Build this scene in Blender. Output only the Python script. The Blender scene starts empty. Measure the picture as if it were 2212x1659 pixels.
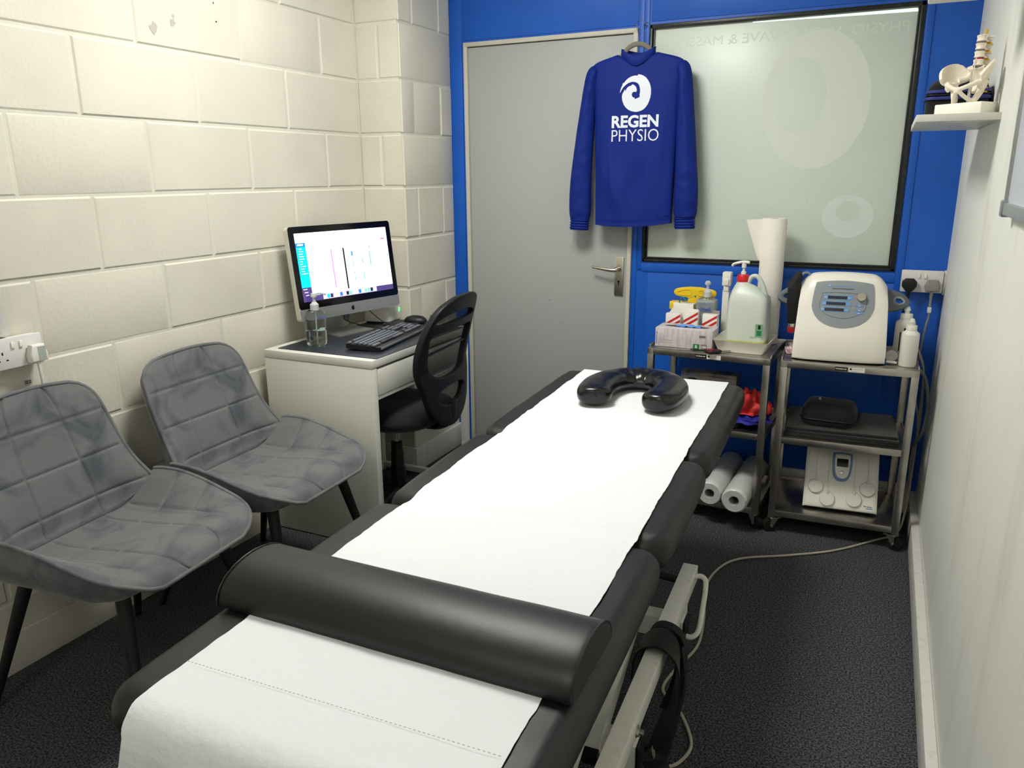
LAMP_EMIT = 34; LAMP2 = 13; LX, LY = 1.0, -.80; LX2, LY2 = 1.6, -3.5; EXPO = 0.15
import bpy, bmesh, math, random
from mathutils import Vector, Matrix, noise
random.seed(7)
sc = bpy.context.scene
COL = sc.collection
PI = math.pi
V = Vector

# ---------------------------------------------------------------- materials
def lin(c):
    return tuple(((x/255)/12.92 if x/255 <= .04045 else ((x/255+.055)/1.055)**2.4) for x in c)
M = {}
def mat(name, rgb, rough=.5, metal=0, bump=None, vary=None, emit=None, spec=.5, sheen=0, coat=0, alpha=None, trans=0, ior=1.45):
    m = bpy.data.materials.new(name); m.use_nodes = True
    nt = m.node_tree; N = nt.nodes; L = nt.links
    b = N['Principled BSDF']; c = lin(rgb)
    b.inputs['Base Color'].default_value = (*c, 1)
    b.inputs['Roughness'].default_value = rough
    b.inputs['Metallic'].default_value = metal
    b.inputs['Specular IOR Level'].default_value = spec
    b.inputs['IOR'].default_value = ior
    if sheen:
        b.inputs['Sheen Weight'].default_value = sheen; b.inputs['Sheen Roughness'].default_value = .4
    if coat: b.inputs['Coat Weight'].default_value = coat
    if trans: b.inputs['Transmission Weight'].default_value = trans
    if emit:
        b.inputs['Emission Color'].default_value = (*lin(rgb), 1); b.inputs['Emission Strength'].default_value = emit
    tc = N.new('ShaderNodeTexCoord')
    if vary:   # (rgb2, scale, low, high, detail[, stretch])
        n = N.new('ShaderNodeTexNoise'); n.inputs['Scale'].default_value = vary[1]; n.inputs['Detail'].default_value = vary[4] if len(vary) > 4 else 4
        r = N.new('ShaderNodeValToRGB'); r.color_ramp.elements[0].position = vary[2]; r.color_ramp.elements[1].position = vary[3]
        r.color_ramp.elements[0].color = (*c, 1); r.color_ramp.elements[1].color = (*lin(vary[0]), 1)
        if len(vary) > 5:
            mp = N.new('ShaderNodeMapping'); mp.inputs['Scale'].default_value = vary[5]
            L.new(tc.outputs['Object'], mp.inputs['Vector']); L.new(mp.outputs['Vector'], n.inputs['Vector'])
        else: L.new(tc.outputs['Object'], n.inputs['Vector'])
        L.new(n.outputs['Fac'], r.inputs['Fac']); L.new(r.outputs['Color'], b.inputs['Base Color'])
    if bump:   # (scale, strength, distance)
        n2 = N.new('ShaderNodeTexNoise'); n2.inputs['Scale'].default_value = bump[0]; n2.inputs['Detail'].default_value = 5
        bp = N.new('ShaderNodeBump'); bp.inputs['Strength'].default_value = bump[1]; bp.inputs['Distance'].default_value = bump[2]
        L.new(tc.outputs['Object'], n2.inputs['Vector']); L.new(n2.outputs['Fac'], bp.inputs['Height']); L.new(bp.outputs['Normal'], b.inputs['Normal'])
    M[name] = m
    return m
mat('block_paint', (214,210,195), .55, bump=(80,.4,.003), vary=((202,198,184),2.2,.42,.75,6))
mat('wall_white', (234,234,226), .5, bump=(40,.08,.002), vary=((212,207,194),3.2,.56,.9,6,(1,2.2,.45)))
mat('blue_paint', (15,90,192), .45, bump=(120,.08,.001), vary=((13,83,182),5,.4,.7))
mat('ceiling_white', (235,235,230), .8)
mat('door_grey', (168,171,169), .5, bump=(300,.15,.0006))
mat('frame_cream', (196,192,178), .5)
mat('skirting_white', (218,216,208), .45, vary=((196,192,180),30,.55,.8))
mat('window_black', (26,27,25), .35, bump=(90,.4,.001), vary=((70,74,62),60,.62,.8))
mat('frost', (212,220,208), .32, bump=(900,.1,.0003), vary=((204,214,205),1.6,.35,.75))
mat('frost_mark', (215,222,210), .32)
mat('frost_mark2', (208,218,211), .32)
mat('steel', (196,192,184), .3, 1, bump=(7,.05,.002), vary=((160,155,147),9,.4,.75))
mat('steel_dark', (110,106,100), .35, 1)
mat('chrome', (220,220,218), .15, 1)
mat('satin', (190,184,170), .35, 1)
mat('black_plastic', (16,16,17), .45)
mat('black_gloss', (8,8,10), .12, spec=.6)
mat('black_rubber', (14,14,14), .7)
mat('black_fabric', (15,15,16), .9, bump=(500,.5,.001), sheen=.2)
mat('felt', (30,30,31), .95, bump=(400,.9,.002), vary=((52,52,50),300,.5,.75), sheen=.3)
mat('vinyl', (15,16,17), .45, bump=(55,.16,.0022), spec=.55)
mat('vinyl_gloss', (11,11,13), .26, bump=(25,.18,.004), spec=.6)
mat('paper', (222,223,226), .85, bump=(65,.5,.004))
mat('towel_paper', (235,230,220), .85, bump=(60,.5,.003))
mat('plastic_wrap', (205,205,202), .25, bump=(35,.5,.006), spec=.6)
mat('white_metal', (238,236,228), .4, vary=((214,208,192),25,.6,.82))
mat('white_melamine', (216,215,206), .4, vary=((209,208,199),2,.4,.7))
mat('mat_black', (40,43,52), .38, bump=(800,.2,.0005))
mat('white_plastic', (226,224,215), .35)
mat('warm_white', (238,234,222), .28)
mat('socket_white', (220,216,214), .35)
mat('grey_plastic', (132,138,142), .45)
mat('dark_grey_plastic', (88,93,97), .45)
mat('panel_grey', (140,146,150), .4)
mat('label_blue', (100,150,205), .4)
mat('cable_grey', (140,138,134), .55)
mat('cable_beige', (176,168,152), .55)
mat('red', (200,32,34), .4)
mat('dark_red', (150,20,32), .4)
mat('red_band', (200,45,40), .6, bump=(30,.4,.004))
mat('blue_cloth', (32,34,140), .6)
mat('yellow', (232,196,32), .45)
mat('teal', (40,150,140), .5)
mat('alu', (196,197,195), .35, .85)
mat('alu_side', (214,212,200), .4, .2)
mat('screen_white', (247,250,252), .3, emit=1.0)
mat('screen_cyan', (0,190,225), .3, emit=.9)
mat('screen_blue', (20,120,190), .3, emit=.9)
mat('screen_navy', (44,42,78), .3, emit=.7)
mat('screen_purple', (78,62,120), .3, emit=.7)
mat('screen_lilac', (190,175,220), .3, emit=.9)
mat('screen_pink', (238,130,222), .3, emit=.9)
mat('screen_black', (30,32,52), .3, emit=.5)
mat('screen_green', (120,215,165), .3, emit=.9)
mat('screen_red', (235,110,140), .3, emit=.9)
mat('led_green', (60,220,110), .3, emit=2.5)
mat('gap_glow', (225,250,235), .3, emit=1)  # emission standing in for light behind the window's unfrosted slit
mat('sweater', (3,34,122), .7, bump=(900,.25,.0004), spec=.3)
mat('print_white', (226,230,240), .6)
mat('velour', (88,91,95), .75, bump=(700,.3,.0006))
mat('leg_black', (18,18,19), .5)
mat('bone', (236,226,208), .4, bump=(60,.15,.002))
mat('base_white', (240,238,226), .35)
mat('nerve', (222,170,40), .5)
mat('disc_grey', (120,112,104), .5)
mat('zip_blue', (40,52,130), .6)
mat('box_beige', (206,198,196), .5, vary=((176,166,184),30,.45,.7,5,(3,3,.6)))
mat('box_dark', (128,122,112), .5, vary=((40,52,70),12,.45,.6))
mat('label_green', (30,120,70), .5)
mat('label_grey', (120,112,112), .5)
mat('label_lightgreen', (120,165,125), .5)
mat('label_dark', (20,30,28), .5)
mat('glove_blue', (80,140,225), .5)
mat('cardboard_white', (232,228,220), .6)
mat('cardboard_grey', (150,142,142), .6)
mat('stripe_red', (196,34,36), .5)
mat('stripe_dark', (128,26,36), .5)
mat('whiteboard', (206,210,222), .2)
mat('ink_blue', (40,80,175), .5)
mat('ink_black', (20,20,24), .5)
mat('brass', (190,160,120), .4, .6)
mat('key_cap', (42,44,50), .45)
mat('key_mark', (120,124,134), .5)
mat('jug', (206,212,202), .35, vary=((198,206,196),8,.4,.7))
mat('soap', (190,196,96), .3)
mat('mark_grey', (176,173,168), .6)
mat('display_black', (38,36,38), .3)
mat('disc_white', (222,219,210), .4)
mat('sticker_teal', (160,190,180), .5)
mat('lamp_housing', (230,230,230), .5)
mat('foil', (205,180,178), .25, .5, bump=(60,.7,.006))
mat('clear', (240,246,246), .06, trans=1, ior=1.2)
mat('gel', (238,244,246), .05, trans=1, ior=1.33)
mat('velour_brown', (122,118,106), .85, bump=(700,.3,.0006))
mat('dark_hose', (92,94,96), .5)
mat('label_steelblue', (96,130,175), .4)
mat('gel_cloudy', (205,210,208), .12, trans=.4)
mat('chip', (176,170,158), .7)
mat('translucent', (225,230,230), .3, trans=.35)
# carpet
m = mat('carpet', (34,36,38), .95)
nt = m.node_tree; N = nt.nodes; L = nt.links; b = N['Principled BSDF']
tc = N.new('ShaderNodeTexCoord'); n1 = N.new('ShaderNodeTexNoise'); n1.inputs['Scale'].default_value = 190; n1.inputs['Detail'].default_value = 3
n2 = N.new('ShaderNodeTexVoronoi'); n2.inputs['Scale'].default_value = 210
r = N.new('ShaderNodeValToRGB'); e = r.color_ramp.elements
e[0].position = .38; e[0].color = (*lin((15,16,17)), 1); e[1].position = .72; e[1].color = (*lin((100,103,106)), 1)
L.new(tc.outputs['Object'], n1.inputs['Vector']); L.new(tc.outputs['Object'], n2.inputs['Vector'])
L.new(n1.outputs['Fac'], r.inputs['Fac']); L.new(r.outputs['Color'], b.inputs['Base Color'])
bp = N.new('ShaderNodeBump'); bp.inputs['Strength'].default_value = .9; bp.inputs['Distance'].default_value = .004
L.new(n1.outputs['Fac'], bp.inputs['Height']); L.new(bp.outputs['Normal'], b.inputs['Normal'])
# velvet: brushed patches of nap, lighter at grazing angles
m = mat('velvet', (84,88,94), .8)
nt = m.node_tree; N = nt.nodes; L = nt.links; b = N['Principled BSDF']
tc = N.new('ShaderNodeTexCoord'); n1 = N.new('ShaderNodeTexNoise'); n1.inputs['Scale'].default_value = 7; n1.inputs['Detail'].default_value = 6; n1.inputs['Distortion'].default_value = 1.2; n1.inputs['Roughness'].default_value = .55
r = N.new('ShaderNodeValToRGB'); e = r.color_ramp.elements
e[0].position = .30; e[0].color = (*lin((70,74,81)), 1); e[1].position = .52; e[1].color = (*lin((103,105,106)), 1)
L.new(tc.outputs['Object'], n1.inputs['Vector']); L.new(n1.outputs['Fac'], r.inputs['Fac']); L.new(r.outputs['Color'], b.inputs['Base Color'])
b.inputs['Sheen Weight'].default_value = .35; b.inputs['Sheen Roughness'].default_value = .35
# open mesh cloth: fine holes
def mesh_cloth(name, rgb, scale):
    m = mat(name, rgb, .8); nt = m.node_tree; N = nt.nodes; L = nt.links; b = N['Principled BSDF']
    tc = N.new('ShaderNodeTexCoord'); mp = N.new('ShaderNodeMapping'); mp.inputs['Rotation'].default_value = (PI/4, 0, 0)
    sx = N.new('ShaderNodeSeparateXYZ'); L.new(tc.outputs['Object'], mp.inputs['Vector']); L.new(mp.outputs['Vector'], sx.inputs['Vector'])
    outs = []
    for ax in ('Y', 'Z'):
        a = N.new('ShaderNodeMath'); a.operation = 'MULTIPLY'; a.inputs[1].default_value = scale
        s = N.new('ShaderNodeMath'); s.operation = 'SINE'
        L.new(sx.outputs[ax], a.inputs[0]); L.new(a.outputs[0], s.inputs[0]); outs.append(s)
    mu = N.new('ShaderNodeMath'); mu.operation = 'ADD'; L.new(outs[0].outputs[0], mu.inputs[0]); L.new(outs[1].outputs[0], mu.inputs[1])
    gt = N.new('ShaderNodeMath'); gt.operation = 'LESS_THAN'; gt.inputs[1].default_value = .95; L.new(mu.outputs[0], gt.inputs[0])
    L.new(gt.outputs[0], b.inputs['Alpha'])
mesh_cloth('mesh_cloth', (30,30,31), 2300)

# ---------------------------------------------------------------- objects
def thing(name, label, cat, loc=(0,0,0), rotz=0, group=None, rot=None):
    o = bpy.data.objects.new(name, None); COL.objects.link(o); o.empty_display_size = .05
    o.location = loc; o.rotation_euler = rot if rot else (0,0,rotz)
    o['label'] = label; o['category'] = cat
    if group: o['group'] = group
    return o
def tag(o, label, cat, group=None):
    o['label'] = label; o['category'] = cat
    if group: o['group'] = group
    return o
def wmat(o):
    m = Matrix.Identity(4)
    while o is not None:
        m = Matrix.LocRotScale(o.location, o.rotation_euler, o.scale) @ m; o = o.parent
    return m
def part(name, parent, mats, *shapes, world=False, smooth=35, label=None, kind=None):
    bm = bmesh.new()
    mats = mats if isinstance(mats, (list, tuple)) else [mats]
    for s in shapes:
        n = len(bm.faces)
        mi = 0
        if isinstance(s, tuple): mi, s = s
        s(bm)
        bm.faces.ensure_lookup_table()
        if mi:
            for f in bm.faces[n:]: f.material_index = mi
    me = bpy.data.meshes.new(name)
    if world and parent is not None: bm.transform(wmat(parent).inverted())
    bm.normal_update(); bm.to_mesh(me); bm.free()
    for k in mats: me.materials.append(M[k])
    for p in me.polygons: p.use_smooth = bool(smooth)
    if smooth: me.set_sharp_from_angle(angle=math.radians(smooth))
    o = bpy.data.objects.new(name, me); COL.objects.link(o)
    if parent is not None: o.parent = parent
    if label: o['label'] = label
    if kind: o['kind'] = kind
    return o
def struct(name, mats, *shapes, smooth=35):
    return part(name, None, mats, *shapes, smooth=smooth, kind='structure')
def solo(name, label, cat, mats, *shapes, loc=(0,0,0), smooth=35, group=None):
    """a thing that is one mesh; origin moved to loc, shapes are in world coordinates"""
    o = part(name, None, mats, *[(s if isinstance(s, tuple) else s) for s in shapes], smooth=smooth)
    o.data.transform(Matrix.Translation(-V(loc))); o.location = loc
    return tag(o, label, cat, group)
def dup(root, loc=None, rotz=None, label=None):
    r = root.copy(); COL.objects.link(r)
    if loc is not None: r.location = loc
    if rotz is not None: r.rotation_euler = (0,0,rotz)
    if label: r['label'] = label
    def kids(a, b):
        for ch in list(a.children):
            if ch is b: continue
            c = ch.copy(); COL.objects.link(c); c.parent = b; kids(ch, c)
    kids(root, r)
    return r

# ---------------------------------------------------------------- shapes: each returns a function adding to a bmesh
def orient(bm, faces):
    bmesh.ops.recalc_face_normals(bm, faces=faces)
def box(x0, x1, y0, y1, z0, z1, bev=0, seg=2, T=None):
    def f(bm):
        g = bmesh.ops.create_cube(bm, size=1)
        vs = g['verts']
        for v in vs:
            v.co = V(((x0+x1)/2+v.co.x*(x1-x0), (y0+y1)/2+v.co.y*(y1-y0), (z0+z1)/2+v.co.z*(z1-z0)))
        if bev:
            es = list({e for v in vs for e in v.link_edges})
            r = bmesh.ops.bevel(bm, geom=es, offset=bev, segments=seg, affect='EDGES', profile=.5)
            vs = list({v for fc in r['faces'] for v in fc.verts} | {v for v in vs if v.is_valid})
        if T is not None: bmesh.ops.transform(bm, matrix=T, verts=[v for v in vs if v.is_valid])
    return f
def Mx(o, x, y=None, z=None):
    """matrix with origin o, x axis x, and either y or z given"""
    x = V(x).normalized()
    if z is not None:
        z = V(z); z = (z - x*z.dot(x)).normalized(); y = z.cross(x)
    else:
        y = V(y); y = (y - x*y.dot(x)).normalized(); z = x.cross(y)
    m = Matrix((( x.x, y.x, z.x, o[0]), (x.y, y.y, z.y, o[1]), (x.z, y.z, z.z, o[2]), (0,0,0,1)))
    return m
def bar(p0, p1, w, h, up=(0,0,1), bev=0):
    """rectangular tube from p0 to p1, w across, h along up"""
    p0 = V(p0); p1 = V(p1); d = p1-p0
    T = Mx(p0, d, z=up)
    return box(0, d.length, -w/2, w/2, -h/2, h/2, bev, 2, T)
def cyl(p0, p1, r0, r1=None, seg=24):
    r1 = r0 if r1 is None else r1
    p0 = V(p0); p1 = V(p1)
    def f(bm):
        d = p1-p0; q = d.to_track_quat('Z', 'Y').to_matrix()
        a = [bm.verts.new(p0 + q @ V((r0*math.cos(2*PI*i/seg), r0*math.sin(2*PI*i/seg), 0))) for i in range(seg)]
        c = [bm.verts.new(p1 + q @ V((r1*math.cos(2*PI*i/seg), r1*math.sin(2*PI*i/seg), 0))) for i in range(seg)]
        fs = [bm.faces.new((a[i], a[(i+1)%seg], c[(i+1)%seg], c[i])) for i in range(seg)]
        fs += [bm.faces.new(a[::-1]), bm.faces.new(c)]
        orient(bm, fs)
    return f
def smooth_path(pts, n=8, closed=False):
    P = [V(p) for p in pts]; out = []
    k = len(P)
    rng = range(k) if closed else range(k-1)
    for i in rng:
        if closed: a, b, c, d = P[(i-1)%k], P[i], P[(i+1)%k], P[(i+2)%k]
        else: a, b, c, d = P[max(i-1,0)], P[i], P[i+1], P[min(i+2,k-1)]
        for j in range(n):
            t = j/n
            out.append(.5*((2*b)+(-a+c)*t+(2*a-5*b+4*c-d)*t*t+(-a+3*b-3*c+d)*t**3))
    if not closed: out.append(P[-1])
    return out
def tube(pts, r, seg=10, closed=False, n=8, r2=None, up=None):
    """swept round (or elliptical, r across / r2 along up) tube; r may be a function of t"""
    P = smooth_path(pts, n, closed) if n > 1 else [V(p) for p in pts]
    def f(bm):
        rings = []; K = len(P); nrm = None
        for i, p in enumerate(P):
            a = P[(i-1)%K] if closed else P[max(i-1,0)]; c = P[(i+1)%K] if closed else P[min(i+1,K-1)]
            t = (c-a).normalized() if (c-a).length > 1e-9 else V((0,0,1))
            if up is not None: nrm = V(up)
            elif nrm is None: nrm = V((0,0,1)) if abs(t.z) < .9 else V((1,0,0))
            nn = nrm - t*nrm.dot(t)
            if nn.length < 1e-6: nn = V((1,0,0)) - t*t.x
            nn.normalize()
            if up is None: nrm = nn
            s = t.cross(nn)
            tt = i/(K-1); ra = r(tt) if callable(r) else r; rb = (r2(tt) if callable(r2) else r2) if r2 is not None else ra
            rings.append([bm.verts.new(p + s*ra*math.cos(2*PI*j/seg) + nn*rb*math.sin(2*PI*j/seg)) for j in range(seg)])
        fs = []
        for i in range(K if closed else K-1):
            A, B = rings[i], rings[(i+1)%K]
            for j in range(seg): fs.append(bm.faces.new((A[j], A[(j+1)%seg], B[(j+1)%seg], B[j])))
        if not closed: fs += [bm.faces.new(rings[0][::-1]), bm.faces.new(rings[-1])]
        orient(bm, fs)
    return f
def lathe(prof, c=(0,0,0), seg=32, sx=1, sy=1, T=None, fn=None):
    """prof: list of (radius, z)"""
    def f(bm):
        rings = []
        for r, z in prof:
            ring = []
            for i in range(seg):
                a = 2*PI*i/seg; x, y = r*math.cos(a)*sx, r*math.sin(a)*sy
                if fn: x, y = fn(x, y, z, a, r)
                ring.append(bm.verts.new(V((c[0]+x, c[1]+y, c[2]+z))))
            rings.append(ring)
        fs = []
        for A, B in zip(rings, rings[1:]):
            for i in range(seg): fs.append(bm.faces.new((A[i], A[(i+1)%seg], B[(i+1)%seg], B[i])))
        fs += [bm.faces.new(rings[0][::-1]), bm.faces.new(rings[-1])]
        orient(bm, fs)
        if T is not None: bmesh.ops.transform(bm, matrix=T, verts=[v for r in rings for v in r])
    return f
def grid(fn, nu, nv, closed_u=False, T=None):
    def f(bm):
        G = [[bm.verts.new(V(fn(i/nu, j/nv))) for i in range(nu if closed_u else nu+1)] for j in range(nv+1)]
        W = nu if closed_u else nu+1
        for j in range(nv):
            for i in range(nu):
                bm.faces.new((G[j][i], G[j][(i+1)%W], G[j+1][(i+1)%W], G[j+1][i]))
        if T is not None: bmesh.ops.transform(bm, matrix=T, verts=[v for r in G for v in r])
    return f
def slab(fn, th, nu, nv, rev=False):
    """closed sheet: fn(u,v)->(pos, normal); other side offset by -th along the normal"""
    def f(bm):
        A = []; B = []
        for j in range(nv+1):
            ra = []; rb = []
            for i in range(nu+1):
                p, n = fn(i/nu, j/nv); t = th(i/nu, j/nv) if callable(th) else th
                ra.append(bm.verts.new(p)); rb.append(bm.verts.new(p - n*t))
            A.append(ra); B.append(rb)
        fs = []
        for j in range(nv):
            for i in range(nu):
                fs.append(bm.faces.new((A[j][i], A[j][i+1], A[j+1][i+1], A[j+1][i])))
                fs.append(bm.faces.new((B[j][i], B[j+1][i], B[j+1][i+1], B[j][i+1])))
        for j in range(nv):
            fs.append(bm.faces.new((A[j][0], A[j+1][0], B[j+1][0], B[j][0])))
            fs.append(bm.faces.new((A[j][nu], B[j][nu], B[j+1][nu], A[j+1][nu])))
        for i in range(nu):
            fs.append(bm.faces.new((A[0][i], B[0][i], B[0][i+1], A[0][i+1])))
            fs.append(bm.faces.new((A[nv][i], A[nv][i+1], B[nv][i+1], B[nv][i])))
        orient(bm, fs)
    return f
def prism(pts, h0, h1, T=None, bev=0):
    """polygon (x,y) extruded from z=h0 to h1"""
    def f(bm):
        a = [bm.verts.new((x, y, h0)) for x, y in pts]; b = [bm.verts.new((x, y, h1)) for x, y in pts]
        n = len(pts); fs = [bm.faces.new((a[i], a[(i+1)%n], b[(i+1)%n], b[i])) for i in range(n)]
        fs += [bm.faces.new(a[::-1]), bm.faces.new(b)]
        orient(bm, fs); vs = a+b
        if bev:
            es = list({e for fc in fs[-2:] for e in fc.edges})
            r = bmesh.ops.bevel(bm, geom=es, offset=bev, segments=3, affect='EDGES', profile=.5)
            vs = list({v for fc in r['faces'] for v in fc.verts} | {v for v in vs if v.is_valid} | {v for fc in fs if fc.is_valid for v in fc.verts})
        if T is not None: bmesh.ops.transform(bm, matrix=T, verts=[v for v in vs if v.is_valid])
    return f
def rrect(w, h, r, n=6, cx=0, cy=0):
    pts = []
    for sx, sy, a0 in ((1,1,0),(-1,1,PI/2),(-1,-1,PI),(1,-1,3*PI/2)):
        for i in range(n+1):
            a = a0 + PI/2*i/n
            pts.append((cx+sx*(w/2-r)+r*math.cos(a), cy+sy*(h/2-r)+r*math.sin(a)))
    return pts
def plate(splines, ext, bev, T, maxlen=None, warp=None):
    """filled 2D outline(s) with holes, thickness 2*ext"""
    def f(bm):
        cu = bpy.data.curves.new('tmp', 'CURVE'); cu.dimensions = '2D'; cu.fill_mode = 'BOTH'; cu.extrude = ext; cu.bevel_depth = bev; cu.bevel_resolution = 2
        for pts in splines:
            sp = cu.splines.new('POLY'); sp.points.add(len(pts)-1); sp.use_cyclic_u = True
            for q, p in zip(sp.points, pts): q.co = (p[0], p[1], 0, 1)
        ob = bpy.data.objects.new('tmp', cu); me = bpy.data.meshes.new_from_object(ob)
        addmesh(bm, me, T, maxlen, warp)
        bpy.data.objects.remove(ob); bpy.data.curves.remove(cu)
    return f
def addmesh(bm, me, T, maxlen=None, warp=None):
    b2 = bmesh.new(); b2.from_mesh(me); bpy.data.meshes.remove(me)
    bmesh.ops.remove_doubles(b2, verts=b2.verts, dist=1e-6)
    if maxlen:
        for _ in range(7):
            es = [e for e in b2.edges if e.calc_length() > maxlen]
            if not es: break
            bmesh.ops.triangulate(b2, faces=b2.faces)
            es = [e for e in b2.edges if e.calc_length() > maxlen]
            bmesh.ops.subdivide_edges(b2, edges=es, cuts=1)
        bmesh.ops.triangulate(b2, faces=b2.faces)
    if warp:
        for v in b2.verts: v.co = V(warp(v.co))
    if T is not None: b2.transform(T)
    tmp = bpy.data.meshes.new('t'); b2.to_mesh(tmp); b2.free(); bm.from_mesh(tmp); bpy.data.meshes.remove(tmp)
def text(s, w, h, T, ext=.0004, bold=0, warp=None, maxlen=None, mirror=False):
    """lettering fitted to a w x h box whose lower-left corner is the origin of T, facing +z of T"""
    def f(bm):
        cu = bpy.data.curves.new('tmp', 'FONT'); cu.body = s; cu.size = 1; cu.offset = bold; cu.extrude = .01; cu.resolution_u = 3
        ob = bpy.data.objects.new('tmp', cu); me = bpy.data.meshes.new_from_object(ob)
        bpy.data.objects.remove(ob); bpy.data.curves.remove(cu)
        xs = [v.co.x for v in me.vertices]; ys = [v.co.y for v in me.vertices]
        x0, x1, y0, y1 = min(xs), max(xs), min(ys), max(ys)
        for v in me.vertices:
            x = (v.co.x-x0)/(x1-x0)*w; y = (v.co.y-y0)/(y1-y0)*h
            v.co = (w-x if mirror else x, y, (v.co.z+.01)/.02*ext)
        addmesh(bm, me, T, maxlen, warp)
    return f
def scribble(w, h, T, rows=1, seed=1, ext=.0003):
    """tiny unreadable print: short dashes"""
    rnd = random.Random(seed)
    def f(bm):
        for k in range(rows):
            x = 0; y0 = h*(k+.15)/rows; y1 = h*(k+.75)/rows
            while x < w:
                l = rnd.uniform(.3, .9)*h/rows
                box(x, min(x+l, w), y0, y1, 0, ext, T=T)(bm); x += l + .25*h/rows
    return f
def xform(T, *shapes):
    def f(bm):
        n = len(bm.verts)
        for s in shapes: s(bm)
        bm.verts.ensure_lookup_table()
        bmesh.ops.transform(bm, matrix=T, verts=bm.verts[n:])
    return f
def ell(cx, cy, rx, ry, n=32, a0=0, a1=2*PI):
    return [(cx+rx*math.cos(a0+(a1-a0)*i/n), cy+ry*math.sin(a0+(a1-a0)*i/n)) for i in range(n)]
def nz(p, s=1, o=0): return noise.noise(V(p)*s + V((o, o*1.7, o*.3)))
def R(d): return math.radians(d)
def TR(o, rz=0): return Matrix.Translation(V(o)) @ Matrix.Rotation(rz, 4, 'Z')
def front(o): return Mx(o, (1,0,0), (0,0,1))      # lettering plane facing -y
# ================================================================ ROOM
W = 2.395; D = .681; PX = .225; PY = .239; CH = 2.55; YB = -4.3
Z0 = 1.338
struct('floor', 'carpet', box(-.1, W+.1, YB-.1, D+.1, -.1, 0), smooth=0)
struct('ceiling', 'ceiling_white', box(-.1, W+.1, YB-.1, D+.1, CH, CH+.1), smooth=0)
def blocks(face, a0, a1, joints_fn, name, back):
    """painted blockwork: each block a bevelled slab standing 5 mm proud of the mortar bed; face maps (a, z, d) to a point"""
    rnd = random.Random(name)
    def f(bm):
        for k in range(-7, 7):
            zb, zt = Z0+.225*k, Z0+.225*(k+1)
            if zt <= .115: continue
            zb = max(zb, .0); zt = min(zt, CH)
            if zt-zb < .03: continue
            js = [a0]+[j for j in joints_fn(k) if a0+.03 < j < a1-.03]+[a1]
            for p, q in zip(js, js[1:]):
                g = .0042; d = .0035+rnd.uniform(-.0014, .0014)
                x0 = p+(g if p > a0 else .0005); x1 = q-(g if q < a1 else .0005)
                zj = rnd.uniform(-.001, .001)
                c = .0055
                o = [(x0,zb+g+zj),(x1,zb+g+zj),(x1,zt-g+zj),(x0,zt-g+zj)]
                i = [(x0+c,zb+g+c+zj),(x1-c,zb+g+c+zj),(x1-c,zt-g-c+zj),(x0+c,zt-g-c+zj)]
                O = [bm.verts.new(face(a, z, 0)) for a, z in o]; I = [bm.verts.new(face(a, z, d)) for a, z in i]
                fs = [bm.faces.new(I)]+[bm.faces.new((O[n], O[(n+1)%4], I[(n+1)%4], I[n])) for n in range(4)]
                for fc in fs:
                    pass
    return f
def jl(k):   # vertical joints along the left wall, y
    return [(-(i-1)*.225) for i in range(20, 0, -1) if (i % 2 == 1) == (k % 2 == 0)]
def facel(y, z, d): return V((d-.006, y, z))
def blockwall(name, face, a0, a1, jf, bedbox):
    o = struct(name, 'block_paint', blocks(face, a0, a1, jf, name, None), bedbox, smooth=25)
    bm = bmesh.new(); bm.from_mesh(o.data); bmesh.ops.recalc_face_normals(bm, faces=bm.faces)
    # slabs are open at the back: point their normals into the room
    bm.faces.ensure_lookup_table(); bm.to_mesh(o.data); bm.free()
    return o
wl = blockwall('wall_left', facel, YB, PY, jl, box(-.12, -.006, YB, PY+.1, 0, CH))
wp = blockwall('wall_pier_front', lambda x, z, d: V((x, PY-d+.006, z)), 0, PX, lambda k: [.112] if k % 2 == 0 else [], box(-.12, PX-.014, PY+.006, D+.1, 0, CH))
ws = blockwall('wall_pier_side', lambda y, z, d: V((PX+d-.006, y, z)), PY, D, lambda k: [PY+.11, PY+.335] if k % 2 else [], box(PX-.03, PX-.006, PY+.008, D, 0, CH))
# lumps and chips in the paint of the block wall
# blue back wall: boards and battens round the door and the window
DX0, DX1, DZ = .299, 1.136, 1.979
WX0, WX1, WZ0, WZ1 = 1.186, 2.213, 1.005, 1.987
struct('wall_back', 'blue_paint',
    box(PX-.01, DX0, D, D+.1, 0, CH), box(DX0, DX1, D, D+.1, DZ, CH),
    box(DX1, WX0, D, D+.1, 0, CH), box(WX0, WX1, D, D+.1, 0, WZ0), box(WX0, WX1, D, D+.1, WZ1, CH), box(WX1, W+.05, D, D+.1, 0, CH),
    # battens a few millimetres proud
    box(PX, DX0-.012, D-.004, D, 0, CH, .001), box(DX1+.004, WX0-.026, D-.004, D, 0, CH, .001), box(WX0-.022, WX0-.003, D-.006, D, .97, CH, .001),
    box(WX0-.0025, WX1+.0035, D-.006, D, .962, WZ0-.006, .001), box(WX1+.004, WX1+.030, D-.006, D, .3, CH, .001),
    box(WX0+.03, 2.158, D-.003, D, .13, .956, .001), box(2.162, 2.39, D-.003, D, .13, .956, .001),
    box(WX0+.004, 2.30, D-.003, D, WZ1+.012, 2.2, .001),
    box(PX+.005, DX1, D-.003, D, DZ+.01, CH, .001), smooth=30)
struct('wall_right', 'wall_white', box(W, W+.1, YB-.1, D+.1, 0, CH), smooth=0)
struct('wall_front', 'wall_white', box(-.1, W+.1, YB-.1, YB, 0, CH), smooth=0)
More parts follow.
